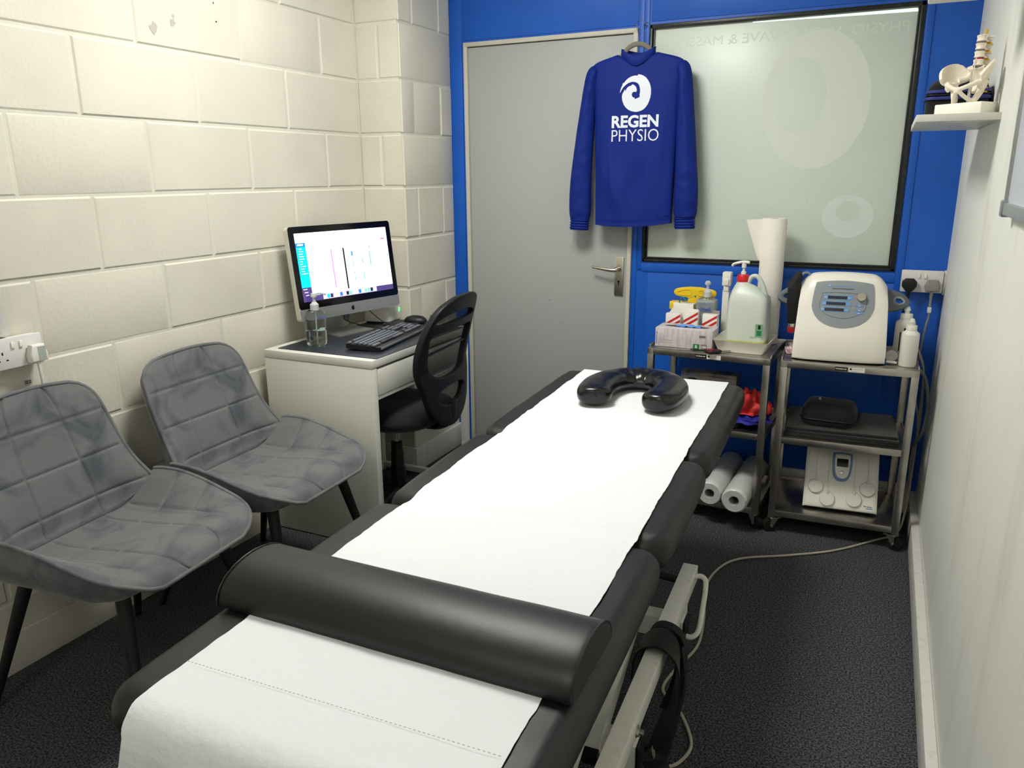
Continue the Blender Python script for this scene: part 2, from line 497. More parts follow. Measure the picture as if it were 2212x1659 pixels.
# scuffs and knocks on the right wall
def scuff(p0, p1, w):
    return tube([p0, ((p0[0]+p1[0])/2, (p0[1]+p1[1])/2+.006, (p0[2]+p1[2])/2), p1], w, 5, n=4)
# skirtings
struct('baseboard_right', 'skirting_white', box(W-.028, W, YB, D, 0, .098, .004), smooth=30)
struct('baseboard_back', 'skirting_white', box(DX1+.02, W-.028, D-.018, D, 0, .125, .003), smooth=30)
struct('baseboard_left', 'block_paint', box(0, .010, YB, PY-.01, 0, .118, .003), smooth=30)
struct('baseboard_pier', 'skirting_white', box(PX, PX+.012, PY-.004, D, 0, .118, .003), box(0.01, PX+.012, PY-.012, PY, 0, .118, .003), smooth=30)
# boxed-in pipe high on the right wall
struct('trim_1', 'wall_white', box(W-.2, W, -.62, -.50, 1.772, CH, .004), smooth=30)

# ---- door
dr = struct('door_1', 'door_grey', box(DX0+.022, DX1-.022, D-.002, D+.042, .006, DZ-.022, .0015))
dr['label'] = 'plain grey flush door'
part('door_frame', dr, 'frame_cream', box(DX0, DX0+.019, D-.014, D+.05, 0, DZ, .002), box(DX1-.019, DX1, D-.014, D+.05, 0, DZ, .002), box(DX0, DX1, D-.0145, D+.05, DZ-.019, DZ, .002))
hx, hz = 1.082, .968
part('handle_plate', dr, 'satin', box(hx-.021, hx+.021, D-.011, D-.001, hz-.122, hz+.052, .002), label='satin steel backplate with keyhole')
part('door_handle', dr, 'satin', cyl((hx, D-.011, hz), (hx, D-.045, hz), .009, .008), tube([(hx, D-.045, hz), (hx-.015, D-.052, hz-.003), (hx-.05, D-.053, hz-.001), (hx-.09, D-.050, hz+.004), (hx-.118, D-.044, hz+.006)], lambda t: .0095-.0045*t, 12, r2=lambda t: .007-.003*t, up=(0,-1,0)), cyl((hx, D-.013, hz), (hx, D-.0125, hz), .014), label='satin lever handle')
part('keyhole', dr, 'black_gloss', cyl((hx, D-.0112, hz-.058), (hx, D-.0118, hz-.058), .0045, seg=16), box(hx-.0022, hx+.0022, D-.0118, D-.0112, hz-.073, hz-.058))
part('scuff_mark', dr, 'black_plastic', box(.735, .742, D-.0026, D-.002, .802, .804), box(.80, .803, D-.0026, D-.002, .688, .692))

# ---- internal window with frosted pane
w1 = struct('window_1', 'frost', box(WX0+.016, WX1-.016, D+.006, D+.016, WZ0+.014, WZ1-.014, .001))
w1['label'] = 'large frosted internal window in black rubber gasket'
part('window_frame', w1, 'window_black',
    box(WX0, WX0+.012, D-.008, D+.02, WZ0, WZ1, .003), box(WX1-.016, WX1, D-.008, D+.02, WZ0, WZ1, .003),
    box(WX0, WX1, D-.008, D+.02, WZ0, WZ0+.012, .003), box(WX0, WX1, D-.008, D+.02, WZ1-.018, WZ1, .003),
    box(WX0+.014, WX0+.021, D-.002, D+.02, WZ0+.01, WZ1-.01, .002), box(WX1-.025, WX1-.018, D-.002, D+.02, WZ0+.01, WZ1-.01, .002),
    box(WX0+.01, WX1-.01, D-.002, D+.02, WZ0+.0145, WZ0+.022, .002))
part('glowing_gap', w1, 'gap_glow', prism([(1.6, 1.9635), (2.19, 1.9545), (2.185, 1.9665), (1.6, 1.9665)], 0, .0006, front((0, D+.0062, 0))), label='glowing strip for light through an unfrosted slit along the top of the pane')  # no lamp: light coming through bare glass is put in as an emissive wedge
FM = lambda x, z: front((x, D+.0058, z))
part('reversed_lettering', w1, ['frost_mark', 'frost_mark2'],
    text('PHYSIO, SHOCKWAVE & MASSAGE', .93, .042, FM(1.235, 1.885), .0002, bold=0, mirror=True),
    (1, text('REGEN', .17, .04, FM(1.72, 1.245), .0002, bold=.005, mirror=True)),
    plate([ell(1.86, 1.66, .20, .26, 40), ell(1.80, 1.68, .10, .14, 32)], .0001, 0, FM(0, 0)),
    (1, plate([ell(2.02, 1.215, .095, .085, 36), ell(2.02, 1.235, .045, .04, 24)], .0001, 0, FM(0, 0))), smooth=0, label='faint mirror-written lettering and swirl seen through the pane')

# ---- ceiling light panels (LED), above the frame of the photograph
def ceiling_light(x, y, w, d, label, dm='lamp_diffuser'):
    t = thing('ceiling_light', label, 'light', (x, y, CH), 0, 'ceiling light panels')
    part('housing', t, 'lamp_housing', box(-w/2-.02, w/2+.02, -d/2-.02, -d/2, -.03, 0, .003), box(-w/2-.02, w/2+.02, d/2, d/2+.02, -.03, 0, .003), box(-w/2-.02, -w/2, -d/2, d/2, -.03, 0, .003), box(w/2, w/2+.02, -d/2, d/2, -.03, 0, .003))
    part('diffuser', t, dm, box(-w/2, w/2, -d/2, d/2, -.022, -.012))
mat('lamp_diffuser', (255,254,247), .5, emit=LAMP_EMIT)
mat('lamp_diffuser_dim', (255,254,247), .5, emit=LAMP2)
ceiling_light(LX, LY, .6, .6, 'square ceiling light panel above the couch')
ceiling_light(LX2, LY2, .6, .6, 'square ceiling light panel behind the camera', 'lamp_diffuser_dim')

# ================================================================ CAMERA
import mathutils
yaw, pitch, roll = .44169, -.26457, -.007877
fw = V((-math.sin(yaw)*math.cos(pitch), math.cos(yaw)*math.cos(pitch), math.sin(pitch)))
rt = V((math.cos(yaw), math.sin(yaw), 0)); up = rt.cross(fw)
r2 = rt*math.cos(roll)+up*math.sin(roll); u2 = -rt*math.sin(roll)+up*math.cos(roll)
cd = bpy.data.cameras.new('camera'); cam = bpy.data.objects.new('camera', cd); COL.objects.link(cam)
cd.sensor_width = 36; cd.lens = 1673.55/2212*36; cd.clip_start = .02
cam.matrix_world = Matrix(((r2.x, u2.x, -fw.x, 2.1553), (r2.y, u2.y, -fw.y, -2.7531), (r2.z, u2.z, -fw.z, 1.3893), (0,0,0,1)))
sc.camera = cam
wd = bpy.data.worlds.new('world'); sc.world = wd; wd.use_nodes = True
wd.node_tree.nodes['Background'].inputs['Color'].default_value = (.8,.85,1,1); wd.node_tree.nodes['Background'].inputs['Strength'].default_value = .03
sc.view_settings.view_transform = 'Standard'; sc.view_settings.look = 'None'; sc.view_settings.gamma = 1; sc.view_settings.use_curve_mapping = False
sc.view_settings.exposure = EXPO
# flaked patches and nail holes in the paint of the left wall
def blob(y, z, r, seed):
    rnd = random.Random(seed)
    return prism([(r*(.55+.6*rnd.random())*math.cos(2*PI*k/11), r*1.1*(.55+.6*rnd.random())*math.sin(2*PI*k/11)) for k in range(11)], 0, .0006, Mx((-.0008,y,z),(0,1,0),(0,0,1)))
part('flaked_paint', wl, 'chip', blob(-.825,1.845,.018,1), blob(-.747,1.872,.013,2), blob(-.742,1.892,.006,3), smooth=0, label='greyish flaked paint patches')
part('nail_hole', wl, 'black_rubber', blob(-.562,1.962,.003,4), blob(-.557,1.904,.003,5), smooth=0)
# ================================================================ VELVET BUCKET CHAIRS
CP = [(-.285,.832),(-.262,.75),(-.235,.66),(-.205,.575),(-.184,.505),(-.166,.446),(-.115,.432),(.02,.440),(.12,.452),(.21,.459),(.262,.447),(.288,.415)]
CPv = smooth_path([V((x,0,z)) for x,z in CP], 24)
_d = [0]
for a, c in zip(CPv, CPv[1:]): _d.append(_d[-1]+(c-a).length)
TOTAL = _d[-1]
def cpt(s):
    s = max(0, min(TOTAL, s)); lo = 0; hi = len(_d)-1
    while hi-lo > 1:
        m_ = (lo+hi)//2
        if _d[m_] <= s: lo = m_
        else: hi = m_
    t = (s-_d[lo])/max(1e-9, _d[hi]-_d[lo]); p = CPv[lo].lerp(CPv[hi], t)
    i0 = max(0, lo-6); i1 = min(len(CPv)-1, hi+6); tg = (CPv[i1]-CPv[i0]).normalized()
    return p, V((-tg.z, 0, tg.x)) if tg.x >= 0 or True else None
def interp(tab, x):
    k = len(tab)
    for i in range(k-1):
        a, fa = tab[i]; c, fc = tab[i+1]
        if x <= c or i == k-2:
            t = max(0, min(1, (x-a)/(c-a)))
            f0 = tab[i-1][1] if i else fa; f3 = tab[i+2][1] if i+2 < k else fc
            a0 = tab[i-1][0] if i else a-(c-a); a3 = tab[i+2][0] if i+2 < k else c+(c-a)
            m0 = (fc-f0)/(c-a0)*(c-a); m1 = (f3-fa)/(a3-a)*(c-a)
            return (2*t**3-3*t*t+1)*fa+(t**3-2*t*t+t)*m0+(-2*t**3+3*t*t)*fc+(t**3-t*t)*m1
    return tab[-1][1]
SEAM = .415    # arc length where backrest meets seat
WT = [(0,.205),(.15,.220),(.28,.232),(.38,.254),(.48,.266),(.60,.268),(.72,.262),(TOTAL,.245)]
LT = [(0,.010),(.12,.022),(.25,.038),(.34,.070),(.42,.096),(.52,.095),(.62,.074),(.71,.040),(.79,.012),(TOTAL,.0)]
def cS(u, s):
    """inner surface; u in -1..1, s arc length"""
    w = interp(WT, s)
    r = .085
    if s < r: w = w-r+math.sqrt(max(0, r*r-(r-s)**2))
    r = .13; e_ = TOTAL-s
    if e_ < r: w = w-r+math.sqrt(max(0, r*r-(r-e_)**2))
    p, n = cpt(s)
    y = u*w; ay = abs(y)
    back = min(1.15, ay/.262)**2.6
    tt = max(0, (ay-.150)/.115); arm = tt**1.35 if tt < 1 else 1+.9*(tt-1)
    bl = max(0, min(1, (s-.25)/.18)); bl = bl*bl*(3-2*bl)
    lift = interp(LT, s)*(back*(1-bl)+arm*bl)
    crown = -.012*(u*u)*max(0, 1-s/.1)
    return V((p.x, y, p.z+crown)) + n*lift, n
def groove(d, w): return math.exp(-(d/w)**2)
def cpos(u, s, quilt=True):
    p, n = cS(u, s)
    e = 1e-3
    pu = cS(min(1, u+e), s)[0]-cS(max(-1, u-e), s)[0]; ps = cS(u, min(TOTAL, s+e))[0]-cS(u, max(0, s-e))[0]
    nn = ps.cross(pu)
    nn = nn.normalized() if nn.length > 1e-12 else n
    if nn.dot(n) < 0: nn = -nn
    if quilt:
        g = 0
        hw = .215 if s < SEAM else .245
        y = u*interp(WT, s)
        if s < SEAM:
            for a in (-.075, .075): g = max(g, groove(y-a*(1+.25*s/SEAM), .0035))
            for a in (.115, .235, .35): g = max(g, groove(s-a, .0035))
        else:
            if abs(y) < .172:
                for a in (-.075, .075): g = max(g, groove(y-a*1.15, .0035))
            for a in (.55, .665): g = max(g, groove(s-a, .0035)*(1 if s < .8 else 0))
            g = max(g, groove(abs(y)-.172, .0045)*max(0, min(1, (TOTAL-.06-s)/.08)))
        g = max(g, 1.4*groove(s-SEAM, .006))
        puff = .006*min(1, (1-abs(u))*10)*min(1, s*20, (TOTAL-s)*20)
        lump = .0022*nz((p.x, p.y, p.z), 9, 4)
        p = p + nn*(puff-.0052*g*min(1,(1-abs(u))*12)+lump)
    return p, nn
def chair_inner(s0, s1, nu, nv):
    def fn(i, j):
        u = -1+2*i
        return cpos(u, s0+(s1-s0)*j)
    return slab(fn, .004, nu, nv)
def make_chair(label, loc, rz):
    t = thing('bucket_chair', label, 'chair', loc, rz, 'grey velvet chairs along the block wall')
    part('backrest', t, 'velvet', chair_inner(.006, SEAM, 110, 96), smooth=60)
    part('seat', t, 'velvet', chair_inner(SEAM, TOTAL-.004, 110, 110), smooth=60)
    def outer(i, j):
        u = -1+2*i; s = .004+(TOTAL-.008)*j
        p, n = cpos(u, s, False); e_ = min(1, (1-abs(u))*7)*min(1, s*16)*min(1, (TOTAL-s)*14)
        th = .012+.030*(e_**.6)*(1.15 if s > SEAM else .5)
        return p-n*(.0045), n
    def th(i, j):
        u = -1+2*i; s = .004+(TOTAL-.008)*j
        e_ = min(1, (1-abs(u))*6)*min(1, s*16)*min(1, (TOTAL-s)*12)
        base = .006+.034*e_**.5
        if s > SEAM-.08: base += .03*e_**.5*min(1, (s-SEAM+.08)/.1)*min(1, max(0,(TOTAL-s-.0)/.15))
        return base
    part('shell', t, 'velvet', slab(outer, th, 36, 60), smooth=60)
    edge = []
    for k in range(20): edge.append(cpos(-1+2*k/20, .004, False))
    for k in range(64): edge.append(cpos(1, .004+(TOTAL-.008)*k/64, False))
    for k in range(20): edge.append(cpos(1-2*k/20, TOTAL-.004, False))
    for k in range(64): edge.append(cpos(-1, TOTAL-.004-(TOTAL-.008)*k/64, False))
    part('piping', t, 'velvet', tube([p-n*.002 for p, n in edge], .0060, 8, closed=True, n=1), smooth=60)
    part('frame', t, 'leg_black', bar((-.13,-.17,.405), (.17,-.15,.405), .03, .02), bar((-.13,.17,.405), (.17,.15,.405), .03, .02), bar((-.12,-.18,.405), (-.12,.18,.405), .03, .02), bar((.16,-.17,.405), (.16,.17,.405), .03, .02))
    for sx, fx, tx in ((-1,-.265,-.13), (1,.262,.165)):
        for sy in (-1, 1):
            part('leg', t, 'leg_black', cyl((tx, sy*.165, .43), (fx, sy*(.25 if sx < 0 else .24), .004), .0195, .0105, 24), cyl((fx, sy*(.25 if sx < 0 else .24), 0), (fx, sy*(.25 if sx < 0 else .24), .006), .011))
    return t
ch1 = make_chair('nearer grey velvet quilted chair, below the wall socket and cut by the left edge', (.355,-1.458,0), R(5))
dup(ch1, (.345,-.893,0), R(2), 'farther grey velvet quilted chair, against the side of the white desk')

# ================================================================ DESK
t = thing('desk', 'small white desk with one drawer standing at the block wall', 'desk', (.295,-.16,0))
x0, x1, y0, y1 = .045, .545, -.525, .205
part('tabletop', t, 'white_melamine', box(x0, x1, y0, y1, .715, .745, .0015), world=True)
part('side_panel', t, 'white_melamine', box(x0, x1-.001, y0+.001, y0+.032, .004, .7135, .0015), world=True)
part('leg_frame', t, 'white_metal', box(x1-.032, x1-.002, y1-.03, y1-.002, .004, .7135, .001), box(x0, x0+.03, y1-.03, y1-.002, .004, .7135, .001), box(x0+.03, x1-.032, y1-.028, y1-.004, .02, .045, .001), world=True)
part('back_panel', t, 'white_melamine', box(x0+.02, x0+.035, y0+.032, y1-.03, .42, .7135, .001), world=True)
dw = part('drawer', t, 'white_melamine', box(x1-.018, x1-.001, y0+.036, y1-.034, .607, .706, .0015), box(x0+.05, x1-.018, y0+.04, y1-.04, .615, .69, .001), world=True)
part('rail', t, 'white_melamine', box(x1-.02, x1-.004, y0+.033, y1-.031, .590, .6045, .001), world=True)
solo('desk_mat', 'thin black mat covering the top of the white desk', 'desk mat', 'mat_black', prism(rrect(.46, .655, .006, 3, .314, -.165), .7451, .7472), loc=(.314,-.165,.7451))
DT = .7474
# ---- computer
t = thing('desktop_computer', 'slim aluminium all-in-one computer with lit screen on the desk', 'computer', (.157,-.123,DT), 1.338)
SC = Matrix.Translation((0,0,1.039-DT)) @ Matrix.Rotation(-.1294, 4, 'X')   # display plane, local x right, z up, faces -y
def sfront(z): return SC @ Mx((0, z, 0), (1,0,0), (0,0,1))
part('chassis', t, ['alu','alu_side'], (1, prism(rrect(.528, .369, .014, 6, 0, -.0245), -.028, -.0015, sfront(0), .0)), prism(rrect(.470, .31, .05, 6, 0, -.0245), -.040, -.027, sfront(0), .008), smooth=40)
part('chin', t, 'alu', prism(rrect(.527, .052, .012, 6, 0, -.1825), -.0015, .0008, sfront(0)))
part('bezel', t, 'black_gloss', prism([(p[0], p[1]) for p in rrect(.526, .3225, .012, 6, 0, -.001)], -.0015, .001, sfront(0)))
part('camera_dot', t, 'steel_dark', cyl((0,0,0), (0,0,.0003), .002, seg=12) if False else prism(ell(0, .146, .0018, .0018, 12), .001, .0012, sfront(0)))
q = lambda xa, xb, ya, yb, k: box(xa*.476-.238, xb*.476-.238, .134-yb*.268, .134-ya*.268, 0, .0002+.00012*k, T=sfront(0) @ Matrix.Translation((0,0,.001)))
rnd = random.Random(3)
SM = ['screen_white','screen_cyan','screen_blue','screen_navy','screen_purple','screen_lilac','screen_pink','screen_black','screen_green','screen_red','white_plastic']
shapes = [q(0,1,0,1,0), (1, q(0,.095,.14,.79,1)), (2, q(0,.095,.14,.20,2)), (4, q(0,.095,.79,1,1)), (4, q(.03,1,.918,1,1)), (5, q(.20,.80,.915,.995,2)),
  (6, q(.345,.358,.27,.85,1)), (7, q(.475,.492,.265,.89,1)), (2, q(.565,.58,.33,.40,1)), (8, q(.675,.69,.46,.53,1)),
  (8, q(.568,.576,.43,.57,1)), (8, q(.568,.58,.63,.67,1)), (8, q(.57,.582,.73,.78,1)), (8, q(.672,.684,.67,.77,1)), (8, q(.77,.785,.27,.31,1)), (8, q(.765,.78,.35,.57,1)), (8, q(.978,.995,.42,.46,1)), (9, q(.925,.97,.165,.19,1))]
shapes.append((0, q(.015,.075,.155,.18,3)))
for k in range(11): shapes.append((0, q(.02, .02+rnd.uniform(.025,.06), .222+k*.036, .232+k*.036, 3)))
for k in range(3): shapes.append((0, q(.01+.01*k, .05+.005*k, .81+k*.045, .82+k*.045, 3)))
for k in range(17): shapes.append(((0,1,3,0,0,2,0,7,8,0,0,2,0,8,8,7,0)[k], q(.21+k*.0345, .236+k*.0345, .928, .982, 4)))
part('screen', t, SM, *shapes, smooth=0, label='lit screen showing a white page with a cyan side menu')
apple = [(0,.62),(.12,.70),(.32,.74),(.52,.66),(.62,.56),(.48,.42),(.45,.22),(.54,.04),(.68,-.06),(.58,-.34),(.40,-.62),(.22,-.72),(.08,-.66),(-.08,-.66),(-.24,-.72),(-.42,-.60),(-.60,-.30),(-.68,.06),(-.62,.42),(-.44,.66),(-.24,.73),(-.1,.68)]
leaf = [(.02,.78),(.0,.95),(.08,1.12),(.24,1.22),(.26,1.02),(.16,.86)]
part('logo', t, 'black_gloss', prism([(x*.0125, y*.0125-.186) for x, y in apple], .0008, .0012, sfront(0)), prism([(x*.0125, y*.0125-.186) for x, y in leaf], .0008, .0012, sfront(0)), smooth=0, label='black fruit-shaped logo with a bite')
part('stand', t, 'alu', prism(rrect(.190, .185, .012, 5, 0, .045), 0, .005, Matrix.Translation((0,0,0))), box(-.07, .07, .10, .106, .004, .20, .001, T=Matrix.Translation((0,0,0)) @ Matrix.Translation((0,.09,0)) @ Matrix.Rotation(R(14),4,'X') @ Matrix.Translation((0,-.09,0))), label='bent aluminium stand with flat foot')
# ---- sanitiser pump bottles (one design, used twice)
def pump_bottle(t, w, d, h, neck, fill, spout, lab, seed, gm='gel'):
    c = (0,0,0)
    def sq(x, y, z, a, r):   # superelliptic section
        k = (abs(math.cos(a))**3.2+abs(math.sin(a))**3.2)**(-1/3.2)
        return (r*k*math.cos(a), r*k*math.sin(a)*d/w)
    R0 = w/2
    b = part('bottle', t, 'clear', lathe([(R0*.86,.001),(R0*.97,.008),(R0,.03),(R0,h*.80),(R0*.93,h*.89),(R0*.62,h*.965),(.0135,h),(.0135,neck)], fn=sq, seg=40), smooth=50)
    part('gel', t, gm, lathe([(R0*.82,.005),(R0*.93,.012),(R0*.955,.03),(R0*.955,fill)], fn=sq, seg=40), smooth=50, label='clear gel inside the bottle')
    part('dip_tube', t, 'translucent', cyl((0,0,.01), (.003,0,h), .003, seg=10))
    part('collar', t, 'translucent', lathe([(.0165,neck-.020),(.0165,neck+.002),(.012,neck+.006),(.008,neck+.012)], seg=28))
    part('pump', t, 'translucent', cyl((0,0,neck+.010), (0,0,neck+.034), .0055, seg=14), lathe([(.011,neck+.030),(.0125,neck+.036),(.010,neck+.044),(.004,neck+.047)], seg=20),
         tube([(0,0,neck+.041), (spout*.5,0,neck+.0425), (spout,0,neck+.036)], .0042, 10) , label='translucent pump head with spout')
    return t
t = thing('sanitiser_bottle', 'clear pump bottle of hand gel on the desk, at the lower-left corner of the screen', 'bottle', (.196,-.392,DT), R(60), 'clear gel pump bottles')
pump_bottle(t, .078, .045, .145, .160, .062, .05, 'label', 1)
part('lettering', t, 'ink_blue', text('clinell', .03, .011, front((.002,-.0232,.105)), .0003, bold=.01), smooth=0, label='blue lettering on the bottle')
part('label_patch', t, 'sticker_teal', box(.006,.028,-.0233,-.023,.060,.072), smooth=0, label='small teal patch on the bottle')
# ---- keyboard
kb = thing('keyboard', 'black full-size keyboard lying on the desk mat', 'keyboard', (.392,-.190,DT), R(98))
KT = Matrix.Rotation(R(3.5), 4, 'X')
part('keyboard_base', kb, 'black_plastic', prism(rrect(.445, .150, .012, 4, 0, 0), .004, .022, KT), box(-.19, -.10, .03, .06, 0, .016, .001), box(.10, .19, .03, .06, 0, .016, .001), box(-.2, .2, -.07, -.055, 0, .006, .001))
part('keyboard_edge', kb, 'grey_plastic', box(-.215, .215, -.0765, -.0735, .012, .0215, .001, T=KT), label='grey trim along the front edge')
part('media_strip', kb, 'black_plastic', prism([(-.10,.075),(.10,.075),(.085,.092),(-.085,.092)], .008, .023, KT))
K0 = part('key', kb, ['key_cap','key_mark'], box(-.00825,.00825,-.00775,.00775,.0222,.0285,.0016,1), (1, box(-.005,-.0015,0,.004,.0284,.02865)), smooth=30)
first = True
def key(xa, ya):
    global first
    o = K0 if first else K0.copy()
    if not first: COL.objects.link(o)
    first = False
    o.parent = kb; v = KT @ V((xa, ya, 0)); o.location = v; o.rotation_euler = (R(3.5),0,0)
for r_ in range(6):
    y_ = .058-.0195*r_ - (.004 if r_ else 0)
    for c_ in range(14):
        if r_ == 5 and 3 <= c_ <= 8: continue
        if r_ == 0 and c_ in (1,): continue
        xk = -.2115+.0188*c_+(.0188*.3 if 0 < r_ < 5 else 0)
        if xk > .055: continue
        key(xk, y_)
    for c_ in range(3):
        if r_ in (3,) or (r_ == 4 and c_ != 1): continue
        key(.078+.0188*c_, y_)
    for c_ in range(4):
        if r_ in (1,3,5) or (r_ and c_ < 3): key(.146+.0188*c_, y_)
part('space_bar', kb, 'key_cap', box(-.152, -.045, .058-.0195*5-.004-.0078, .058-.0195*5-.004+.0078, .0222, .0285, .0016, 1, T=KT), smooth=30)
# ---- mouse half hidden, cable, router box
def mouse_fn(x, y, z, a, r): return (x*1.0, y*1.0)
ms = thing('computer_mouse', 'black mouse behind the keyboard at the far end of the desk', 'mouse', (.30,.165,DT), R(100))
part('mouse_body', ms, 'black_plastic', lathe([(.030,0),(.033,.006),(.032,.016),(.026,.026),(.014,.033),(.003,.035)], sx=1, sy=1.65, seg=28), smooth=60)
part('scroll_wheel', ms, 'dark_grey_plastic', cyl((-.003,-.03,.026), (.003,-.03,.026), .008, seg=16))
rb = thing('router_box', 'white plastic box with a green light behind the computer screen', 'router', (.135,.150,DT), R(8))
part('box_body', rb, 'white_plastic', prism(rrect(.13, .13, .02, 5), .006, .075, None, .006))
part('box_foot', rb, 'black_plastic', prism(rrect(.12, .12, .02, 5), 0, .007))
part('status_light', rb, 'led_green', box(.0645, .0656, .030, .042, .042, .0445), box(.0645, .0656, .030, .042, .058, .0605), box(.0645, .0656, .030, .0325, .042, .0605), box(.0645, .0656, .0395, .042, .042, .0605), smooth=0, label='glowing green bracket-shaped light')
solo('computer_cable', 'thin black cable looping on the desk behind the keyboard', 'cable', 'black_rubber', tube([(.12,.02,DT+.10),(.17,.04,DT+.045),(.225,.055,DT+.010),(.29,.07,DT+.008),(.32,.085,DT+.010)], .0018, 8), tube([(.11,-.09,DT+.08),(.09,-.07,DT+.04),(.14,-.02,DT+.010),(.22,-.03,DT+.009),(.27,.0,DT+.004),(.31,.06,DT+.004)], .0016, 8), loc=(.2,.05,DT))
mp_ = solo('black_pad', 'flat black pouch lying beside the foot of the computer', 'pouch', 'black_fabric', prism(rrect(.15,.13,.02,5), 0, .006, TR((.255,.125,DT+.0003), R(12))), loc=(.255,.125,DT))

# ================================================================ OFFICE CHAIR
oc = thing('office_chair', 'black swivel chair with mesh back pushed in at the desk', 'chair', (.408,-.190,0), R(185))
# local: sits facing +x (towards the desk after the turn); back at -x
part('gas_lift', oc, 'chrome', cyl((0,0,.28), (0,0,.42), .0135), label='bare steel gas lift')
part('lift_cover', oc, 'black_plastic', lathe([(.032,.10),(.032,.205),(.027,.21),(.027,.27),(.0245,.275),(.0245,.315),(.018,.318)], seg=28))
for k in range(5):
    a = R(72*k+20); c, s = math.cos(a), math.sin(a)
    lg = part('base_leg', oc, 'black_plastic', tube([(.02*c,.02*s,.11),(.12*c,.12*s,.105),(.25*c,.25*s,.075),(.275*c,.275*s,.066)], lambda t: .026-.008*t, 12, r2=lambda t: .020-.008*t, up=(0,0,1)))
    T_ = Matrix.Translation((.27*c, .27*s, 0)) @ Matrix.Rotation(a+.6, 4, 'Z')
    part('castor', lg, 'black_rubber', xform(T_, cyl((0,.008,.025), (0,.026,.025), .025, seg=24), cyl((0,-.026,.025), (0,-.008,.025), .025, seg=24), cyl((0,0,.025), (0,0,.062), .007, seg=12)))
part('mechanism', oc, 'black_plastic', box(-.10,.10,-.075,.075,.395,.425,.006), tube([(-.08,0,.405),(-.20,0,.405),(-.255,0,.44),(-.262,0,.52)], .012, 10, r2=.035, up=(0,1,0)))
def seat_fn(x, y, z, a, r):
    k = (abs(math.cos(a))**2.8+abs(math.sin(a))**2.8)**(-1/2.8)
    return (r*k*math.cos(a)*.98, r*k*math.sin(a))
part('seat', oc, 'black_fabric', lathe([(.15,.418),(.205,.424),(.228,.442),(.232,.46),(.222,.480),(.19,.494),(.12,.500),(.04,.497),(.002,.496)], fn=seat_fn, seg=48), smooth=60)
part('adjuster', oc, 'black_plastic', lathe([(.02,.352),(.027,.36),(.030,.39),(.034,.42)], c=(.04,.165,0), seg=24), label='round knob hanging under the seat')
# backrest: outline in (s across, t up); bent round the sitter
def bend(p):
    s_, t_, d_ = p
    lean = -.235-.02*math.cos((t_-.08)*7)-.50*max(0, t_-.22)**1.2-.03*max(0,.1-t_)
    return (lean+.62*s_*s_*(1-.2*t_)+d_, s_, .445+t_)
BT = None
outl = smooth_path([(-.085,.0,0),(-.15,.05,0),(-.185,.13,0),(-.215,.22,0),(-.225,.31,0),(-.205,.40,0),(-.16,.465,0),(-.08,.495,0),(0,.50,0),(.08,.495,0),(.16,.465,0),(.205,.40,0),(.225,.31,0),(.215,.22,0),(.185,.13,0),(.15,.05,0),(.085,.0,0),(0,-.02,0)], 6, True)
def hole(pts): return [(p.x, p.y) for p in smooth_path([(a, c, 0) for a, c in pts], 6, True)]
h1 = hole([(-.165,.225),(-.185,.30),(-.18,.365),(-.09,.375),(0,.378),(.09,.375),(.18,.365),(.185,.30),(.165,.225),(.10,.185),(0,.175),(-.10,.185)])
h3 = hole([(-.175,.40),(-.165,.425),(-.09,.442),(0,.446),(.09,.442),(.165,.425),(.175,.40),(.09,.396),(0,.398),(-.09,.396)])
h2 = hole([(-.125,.10),(-.12,.13),(-.06,.145),(0,.147),(.06,.145),(.12,.13),(.125,.10),(.08,.07),(0,.06),(-.08,.07)])
bk = part('backrest', oc, 'black_plastic', plate([[(p.x, p.y) for p in outl], h1, h2, h3], .008, .006, None, .04, lambda c: bend((c.x, c.y, -c.z))), smooth=50)
part('back_mesh', bk, 'mesh_cloth', grid(lambda u, v: bend(((-.19+.38*u)*(1-.25*max(0,.35-v)/.35), .055+.395*v, .012)), 24, 24), smooth=60, label='see-through black mesh')
part('back_bar', bk, 'black_plastic', tube([bend((-.18,.29,-.002)), bend((0,.30,-.002)), bend((.18,.29,-.002))], .005, 8))

# ================================================================ WALL SOCKET, LEFT
def socket_plate(t, T, w=.146, h=.086):
    part('back_box', t, 'socket_white', box(-w/2+.004, w/2-.004, -.028, -.0, -h/2+.003, h/2-.003, .003, T=T))
    part('faceplate', t, 'socket_white', box(-w/2, w/2, -.035, -.027, -h/2, h/2, .004, T=T))
    for sx in (-1, 1): part('rocker_switch', t, 'warm_white', box(sx*.0115-.0045, sx*.0115+.0045, -.039, -.034, .012, .030, .001, T=T))
    for sx in (-1, 1):
        cx = sx*.042
        hs = [box(cx-.002, cx+.002, -.0354, -.0345, -.002, .006, T=T), box(cx-.014, cx-.008, -.0354, -.0345, -.0195, -.0155, T=T), box(cx+.008, cx+.014, -.0354, -.0345, -.0195, -.0155, T=T)]
        part('outlet', t, 'black_plastic', *hs)
def plug(t, T, m_, cx, body=1):
    pass
TL = Matrix.Rotation(PI/2, 4, 'Z')
t = thing('double_socket', 'white double power socket on the left block wall above the near chair', 'socket', (.003,-1.452,.928), PI/2)
socket_plate(t, None)
t = thing('mains_plug', 'white plug with a printed sticker in the left wall socket', 'plug', (.040,-1.408,.918), PI/2)
part('plug_body', t, 'white_plastic', prism([(-.024,-.024),(.024,-.024),(.026,-.005),(.017,.024),(-.017,.024),(-.026,-.005)], 0, .024, Mx((0,0,0),(1,0,0),(0,0,1)), .005))
